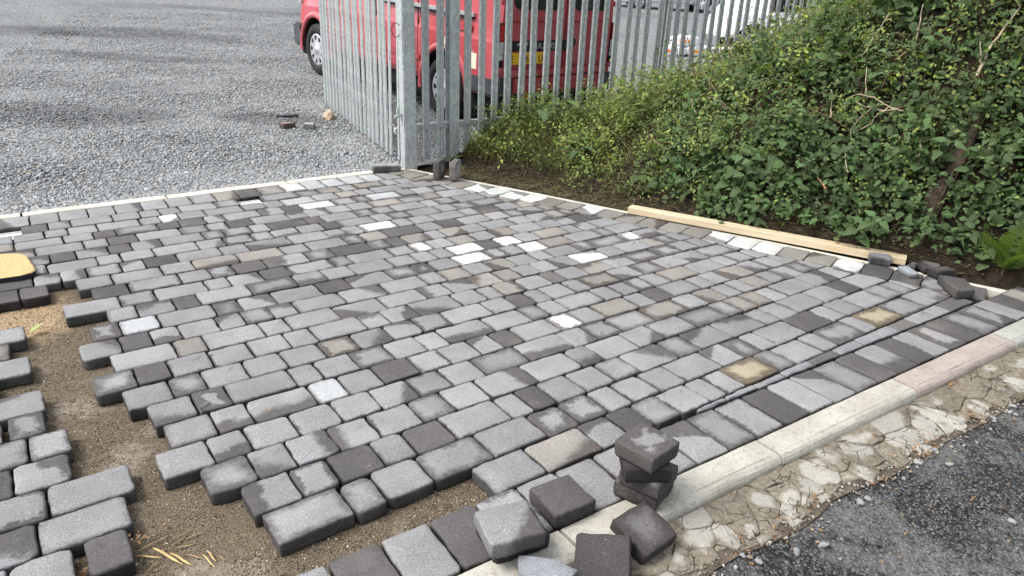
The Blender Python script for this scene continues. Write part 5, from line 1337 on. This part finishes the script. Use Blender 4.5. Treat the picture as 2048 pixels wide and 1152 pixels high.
def nettle_proto(seed, h, npair):
    r_ = np.random.RandomState(seed); lean = r_.normal(0, .08, 2)
    st = [(lean[0]*(k/5)**2, lean[1]*(k/5)**2, h*k/5) for k in range(6)]; lv = []
    for k in range(npair):
        u = .25+.75*k/(npair-1); z = h*u; px, py = lean[0]*u*u, lean[1]*u*u; a = k*math.pi/2+r_.normal(0, .25)
        ln = (.105-.055*u)*r_.uniform(.85, 1.2) if k < npair-1 else .035
        for s_ in (0, math.pi):
            d = (math.cos(a+s_), math.sin(a+s_), .25-.25*(1-u)); 
            lv.append((NET[r_.randint(0, 3) if u < .85 else 3], (px+d[0]*.02, py+d[1]*.02, z), d, (0, 0, 1), ln))
    return make_plant('nettle_plant', [st], .0035, M['stem'], lv)
def where(x, y):
    t = (x-E0[0])*BD[0]+(y-E0[1])*BD[1]; s = (x-E0[0])*BN[0]+(y-E0[1])*BN[1]
    a = 'low on bank' if s < .55 else ('halfway up bank' if s < 1.1 else 'near bank top')
    return a+(' left of peeling twig' if t < 0 else ' behind far timber end' if t < .7 else ' near pale forked branch' if t < 1.6 else ' left of leaning trunk' if t < 2.0 else ' at leaning trunk' if t < 2.35 else ' right of leaning trunk')
def place_protos(protos, spots, lab, cat, group, sc=(.8, 1.25), tilt=.25):
    used = set()
    for i, (x, y, z) in enumerate(spots):
        j = i % len(protos); o = protos[j] if j not in used else copy_tree(protos[j]); used.add(j)
        o.location = (x, y, z); s = rv.uniform(*sc); o.scale = (s, s, s)
        o.rotation_euler = (rv.normal(0, .12)+tilt*.55, rv.normal(0, .12)-tilt*.8, rv.uniform(0, 6.28)) if False else (tilt*.55+rv.normal(0, .12), -tilt*.8+rv.normal(0, .12), 0)
        o.rotation_euler.rotate_axis('Z', rv.uniform(0, 6.28)); tag(o, lab+' '+where(x, y), cat, group)
spots = []
while len(spots) < 44:
    s, t = rv.uniform(.05, 1.15), rv.uniform(-.2, 2.75)
    if s < .40 and t < .6: continue
    if all((s-a)**2+(t-b)**2 > .018 for a, b in spots): spots.append((s, t))
place_protos([nettle_proto(1, .34, 6), nettle_proto(2, .42, 7), nettle_proto(3, .26, 5), nettle_proto(4, .38, 6)], [bank_pt(s, t, -.03) for s, t in spots],
             'dark green nettle with toothed leaves', 'nettle', 'nettles growing on the bank', tilt=.35)
def tri_leaf(col, seed):
    r_ = np.random.RandomState(seed); parts = []
    for (a, l, o) in ((0, 1.0, .35), (R(72), .82, .22), (-R(72), .82, .22)):
        v, f = leaf_geo(5, .66, .03, .2, r_.uniform(.15, .4), .42); v = v*l; v[:, 1] += o*.4
        c, s = math.cos(a), math.sin(a); v = np.c_[v[:, 0]*c-v[:, 1]*s, v[:, 0]*s+v[:, 1]*c+.35, v[:, 2]]; parts.append((v, f))
    st = np.array([(-.012, 0, 0), (.012, 0, 0), (.012, .4, 0), (-.012, .4, 0)]); parts.append((st, np.array([(0, 1, 2), (0, 2, 3)])))
    return leaf_mesh('leaf', col, parts)
BRL = [tri_leaf(c, i) for i, c in enumerate(((.040, .075, .028), (.062, .105, .035), (.09, .135, .042), (.165, .205, .065)))]
def bramble_proto(seed, ln, young):
    r_ = np.random.RandomState(seed); b = r_.normal(0, .15); st = []; lv = []
    for k in range(9):
        u = k/8; st.append((ln*u, b*u*u*.6, ln*(.62*u-.85*u*u)))
    for k in range(1, 12):
        u = k/11; p = (ln*u, b*u*u*.6, ln*(.62*u-.85*u*u)); sgn = 1 if k % 2 else -1
        d = (.5, sgn*.8, .35+r_.normal(0, .2)); ci = min(3, int(r_.uniform(0, 3)+(1 if u > .75 else 0)+young))
        lv.append((BRL[ci], p, d, (r_.normal(0, .25), r_.normal(0, .25), 1), (.055-.016*u)*r_.uniform(.8, 1.25)))
    return make_plant('bramble_cane', [st], .0032, M['purple_stem'], lv)
bsp = []
while len(bsp) < 52:
    s, t = rv.uniform(.45, 2.0), rv.uniform(-.6, 2.95)
    if all((s-a)**2+(t-b)**2 > .02 for a, b in bsp): bsp.append((s, t))
protos = [bramble_proto(10+i, l, yg) for i, (l, yg) in enumerate(((.55, 0), (.42, 1), (.6, 0), (.35, 1), (.5, 0)))]
used = set()
for i, (s, t) in enumerate(bsp):
    j = i % 5; o = protos[j] if j not in used else copy_tree(protos[j]); used.add(j)
    x, y, z = bank_pt(s, t, .05); o.location = (x, y, z); o.rotation_euler = (rv.normal(0, .2), rv.normal(0, .2), R(200)+rv.normal(0, .7)); k = rv.uniform(.8, 1.25); o.scale = (k, k, k)
    tag(o, 'arching bramble cane with leaves in threes '+where(x, y), 'bramble cane', 'bramble canes on the bank')
# big leaved docks below the fence
DOCK = [leaf_mesh('leaf', c, [leaf_geo(7, .42, .012, .12, dr, .42)]) for c, dr in (((.10, .16, .05), .25), ((.085, .14, .065), .55), ((.12, .19, .05), .4))]
def dock(loc, n, ln, seed, lab, cols=(0, 1, 2)):
    r_ = np.random.RandomState(seed); lv = []; st = []
    for k in range(n):
        a = 6.28*k/n+r_.normal(0, .3); el = r_.uniform(.3, .9); d = (math.cos(a)*math.cos(el), math.sin(a)*math.cos(el), math.sin(el)); q = .10*ln/.25
        st.append([(0, 0, 0), (d[0]*q*.5, d[1]*q*.5, d[2]*q*.6), (d[0]*q, d[1]*q, d[2]*q)])
        lv.append((DOCK[cols[k % len(cols)]], (d[0]*q, d[1]*q, d[2]*q), (d[0], d[1], d[2]*.6), (-d[0]*.4, -d[1]*.4, 1), ln*r_.uniform(.75, 1.15)))
    o = make_plant('dock_plant', st, .005, M['stem'], lv); o.location = loc; tag(o, lab, 'dock plant'); return o
dock((4.50, 5.42, float(bank_z(4.5, 5.42))+.17), 7, .30, 1, 'broad leaved dock with a big crinkled leaf against the fence')
dock((4.12, 5.28, float(bank_z(4.12, 5.28))+.16), 6, .22, 2, 'broad leaved dock left of the crinkled one, in long grass')
dock((4.10, 4.66, float(bank_z(4.10, 4.66))+.15), 5, .16, 3, 'upright dock with drooping blue green leaves standing in front of the grass', (1,))
dock((3.36, 5.60, .0), 6, .11, 4, 'small bright green weed growing at the foot of the gate post', (2,))
# tall yellow green weed at the fence
MUS = leaf_mesh('leaf', (.23, .30, .055), [leaf_geo(5, .85, .06, .15, .3, .35)])
def mustard(loc, h, seed, lab):
    r_ = np.random.RandomState(seed); st = [[(0, 0, 0), (.02, .01, h*.4), (.01, .03, h*.75), (.03, .03, h)]]; lv = []
    for k in range(13):
        u = k/12; a = k*2.4; d = (math.cos(a), math.sin(a), .25); lv.append((MUS, (.015, .02, h*(.15+.85*u)), d, (0, 0, 1), (.13-.09*u)*r_.uniform(.8, 1.2)))
    o = make_plant('mustard_plant', st, .004, M['stem'], lv); o.location = loc; return tag(o, lab, 'weed')
x, y = 4.80, 4.56; mustard((x, y, float(bank_z(x, y))+.03), .48, 5, 'tall yellow green weed rising in front of the fence pales')
x, y = 4.86, 4.42; mustard((x, y, float(bank_z(x, y))+.03), .32, 6, 'shorter yellow green weed just right of the tall one by the fence')
# fern in the corner
def fern_mesh():
    parts = []; r_ = np.random.RandomState(3); n = 17
    for k in range(1, n):
        u = k/n; w_ = .34*math.sin(math.pi*min(1, .12+u*.88))**.8*(1-.35*u)
        for s_ in (-1, 1):
            v, f = leaf_geo(3, .30, 0, .1, .2, .3); v = v*w_; a = s_*R(-68); c, q = math.cos(a), math.sin(a)
            v = np.c_[v[:, 0]*c-v[:, 1]*q, v[:, 0]*q+v[:, 1]*c+u, v[:, 2]-.22*u*u+r_.normal(0, .006)]; parts.append((v, f))
    pts = [(0, u, -.22*u*u) for u in np.linspace(0, 1, 7)]
    v = np.array([(x_, y, z+.003) for (_, y, z) in pts for x_ in (-.008, .008)]); f = np.array([q for k in range(6) for q in ((2*k, 2*k+1, 2*k+3), (2*k, 2*k+3, 2*k+2))]); parts.append((v, f))
    return leaf_mesh('frond', (.13, .19, .04), parts)
FR = fern_mesh(); fern = empty('fern', (4.79, 1.475, .05)); tag(fern, 'bright green fern at the right photo edge above the kerb end', 'fern')
for k in range(10):
    a = -2.9+k*.62+rv.normal(0, .15); el = rv.uniform(.75, 1.3); y_ = Vector((math.cos(a)*math.cos(el), math.sin(a)*math.cos(el), math.sin(el))); x_ = y_.cross(Vector((0, 0, 1))).normalized(); z_ = x_.cross(y_); l = rv.uniform(.30, .46)
    o = bpy.data.objects.new('frond', FR); COL.objects.link(o); o.parent = fern
    o.matrix_local = Matrix(((x_.x*l, y_.x*l, z_.x*l, 0), (x_.y*l, y_.y*l, z_.y*l, 0), (x_.z*l, y_.z*l, z_.z*l, .02), (0, 0, 0, 1)))
# leaning trunk
mb = MB(); pts = [(4.74, 1.98, .22), (4.78, 1.97, .47), (4.85, 1.96, .61), (4.92, 1.95, .73), (5.01, 1.97, .90)]
mb.tube(pts, [.065, .055, .05, .047, .042], 12); trk = empty('leaning_trunk', (0, 0, 0)); tag(trk, 'thick brown leaning trunk half hidden in the right of the bank', 'tree trunk')
mb.build('trunk', M['bark'], trk, True)
mb = MB()
for k in range(3):
    q = [Vector(p)+Vector((-.05+.012*rv.normal(), -.035+.02*rv.normal(), .02*rv.normal())) for p in pts]; mb.tube([q[j]+Vector((.02*math.sin(j+k), .03*math.cos(j*1.3+k), 0)) for j in range(5)], .0022, 4)
mb.build('climbing_stems', M['purple_stem'], trk)
# dead wood
def dead(name, paths, rad, mat, lab, cat='branch', n=5):
    mb = MB()
    for k, (p, r0) in enumerate(paths):
        # smooth the path a little
        P = [np.array(p[0])]
        for a, b in zip(p, p[1:]):
            a, b = np.array(a), np.array(b); P += [a+(b-a)*.33+rv.normal(0, .003, 3), a+(b-a)*.67+rv.normal(0, .003, 3), b]
        mb.tube(P, [rad*r0*(1-.55*i/(len(P)-1)) for i in range(len(P))], n)
    o = mb.build(name, mat, None, True); o.location = (-.07, -.035, .01)
    return tag(o, lab, cat)
dead('dead_branch', [([(4.856, 2.346, .883), (4.847, 2.389, .887), (4.839, 2.478, .907), (4.836, 2.546, .94), (4.82, 2.652, .946), (4.792, 2.703, .921)], 1),
    ([(4.844, 2.386, .881), (4.819, 2.459, .865), (4.805, 2.52, .873), (4.791, 2.591, .88), (4.798, 2.644, .906)], .9),
    ([(4.839, 2.44, .893), (4.805, 2.472, .851), (4.786, 2.489, .823), (4.763, 2.488, .786), (4.699, 2.568, .71), (4.693, 2.582, .708)], .8),
    ([(4.836, 2.499, .917), (4.795, 2.539, .861), (4.752, 2.572, .806), (4.715, 2.586, .746), (4.697, 2.583, .715), (4.684, 2.561, .686)], .7)], .0055, M['twig'], 'pale bare forked branch lying over the middle of the bank')
dead('dead_stick', [([(5.056, 2.056, 1.121), (5.10, 2.06, 1.20), (5.127, 2.062, 1.277), (5.194, 2.044, 1.381), (5.30, 2.02, 1.53)], 1), ([(5.09, 2.06, 1.18), (5.08, 2.08, 1.26), (5.07, 2.10, 1.32)], .5)], .011, M['twig'], 'long straight pale stick leaning across the upper right bank', 'stick')
STK = [((5.047, 2.471, 1.29), (5.06, 2.49, 1.52), .006, 'thin upright dead twig high in the middle of the bank'),
       ((4.832, 2.611, .955), (4.911, 2.688, 1.116), .006, 'short upright dead twig above the pale forked branch'),
       ((4.755, 2.126, .586), (4.822, 2.186, .735), .007, 'stout short upright twig in the dark nettles'),
       ((4.577, 2.469, .478), (4.63, 2.546, .592), .006, 'short brown twig low on the bank above the timber'),
       ((4.699, 2.745, .786), (4.784, 2.833, .955), .007, 'upright grey twig left of the pale forked branch'),
       ((4.939, 2.748, 1.178), (5.10, 2.72, 1.45), .006, 'slanting pale twig crossing the bank top'),
       ((4.468, 2.537, .366), (4.483, 2.618, .418), .010, 'orange brown broken stick end poking out of the lower bank'),
       ((4.648, 3.854, .641), (4.777, 4.035, .727), .008, 'peeling pale twig low on the left of the bank')]
for a, b, r_0, lab in STK:
    m_ = tuple(.5*(np.array(a)+np.array(b))+rv.normal(0, .012, 3)); dead('dead_twig', [([a, m_, b], 1)], r_0, M['litter'] if 'orange' in lab else M['twig'], lab, 'stem')
dead('arching_stem', [([(4.757, 3.989, .728), (4.762, 3.817, .77), (4.724, 3.672, .75), (4.705, 3.621, .735)], 1), ([(4.705, 3.621, .735), (4.679, 3.662, .70)], .7)], .003, M['twig'], 'thin arching tan stem beside the peeling twig', 'stem')
# brown thicket of bare stems in front of the fence
for k, (x, y, h, lx, ly, lab) in enumerate(((4.95, 4.28, .55, -.12, .08, 'leftmost bare brown shoot standing before the fence'), (5.0, 4.18, .60, -.16, .12, 'bare brown shoot with a curved tip before the fence'), (5.08, 4.02, .48, -.16, .12, 'low slanting bare shoot before the fence'),
        (5.2, 4.0, .62, -.10, .10, 'tall bare brown shoot in front of the white van'), (5.3, 3.8, .50, .02, .0, 'straight upright bare shoot in front of the white van'), (5.42, 3.7, .52, -.1, .16, 'rightmost bare shoot slanting left before the white van'))):
    z = float(bank_z(x, y))+.05; a = (x, y, z); b = (x+lx*.4, y+ly*.4, z+h*.5); c = (x+lx, y+ly, z+h)
    dead('bare_shoot', [([a, b, c], 1), ([b, tuple(np.array(b)+np.array([.06, -.05, .12]))], .5), ([tuple(.5*(np.array(b)+np.array(c))), tuple(.5*(np.array(b)+np.array(c))+np.array([-.06, .05, .10]))], .4)], .005, M['purple_stem'], lab, 'shoot')
# fallen green leaf on the sand
fl = bpy.data.objects.new('fallen_leaf', leaf_mesh('fallen_leaf', (.42, .48, .22), [leaf_geo(5, .55, .02, .5, -.2, .45)])); COL.objects.link(fl)
fl.location = (-.075, 3.72, -.040); fl.rotation_euler = (R(10), R(-12), R(-70)); fl.scale = (.075, .075, .075); tag(fl, 'pale green curled leaf lying on the sand at the left', 'leaf')
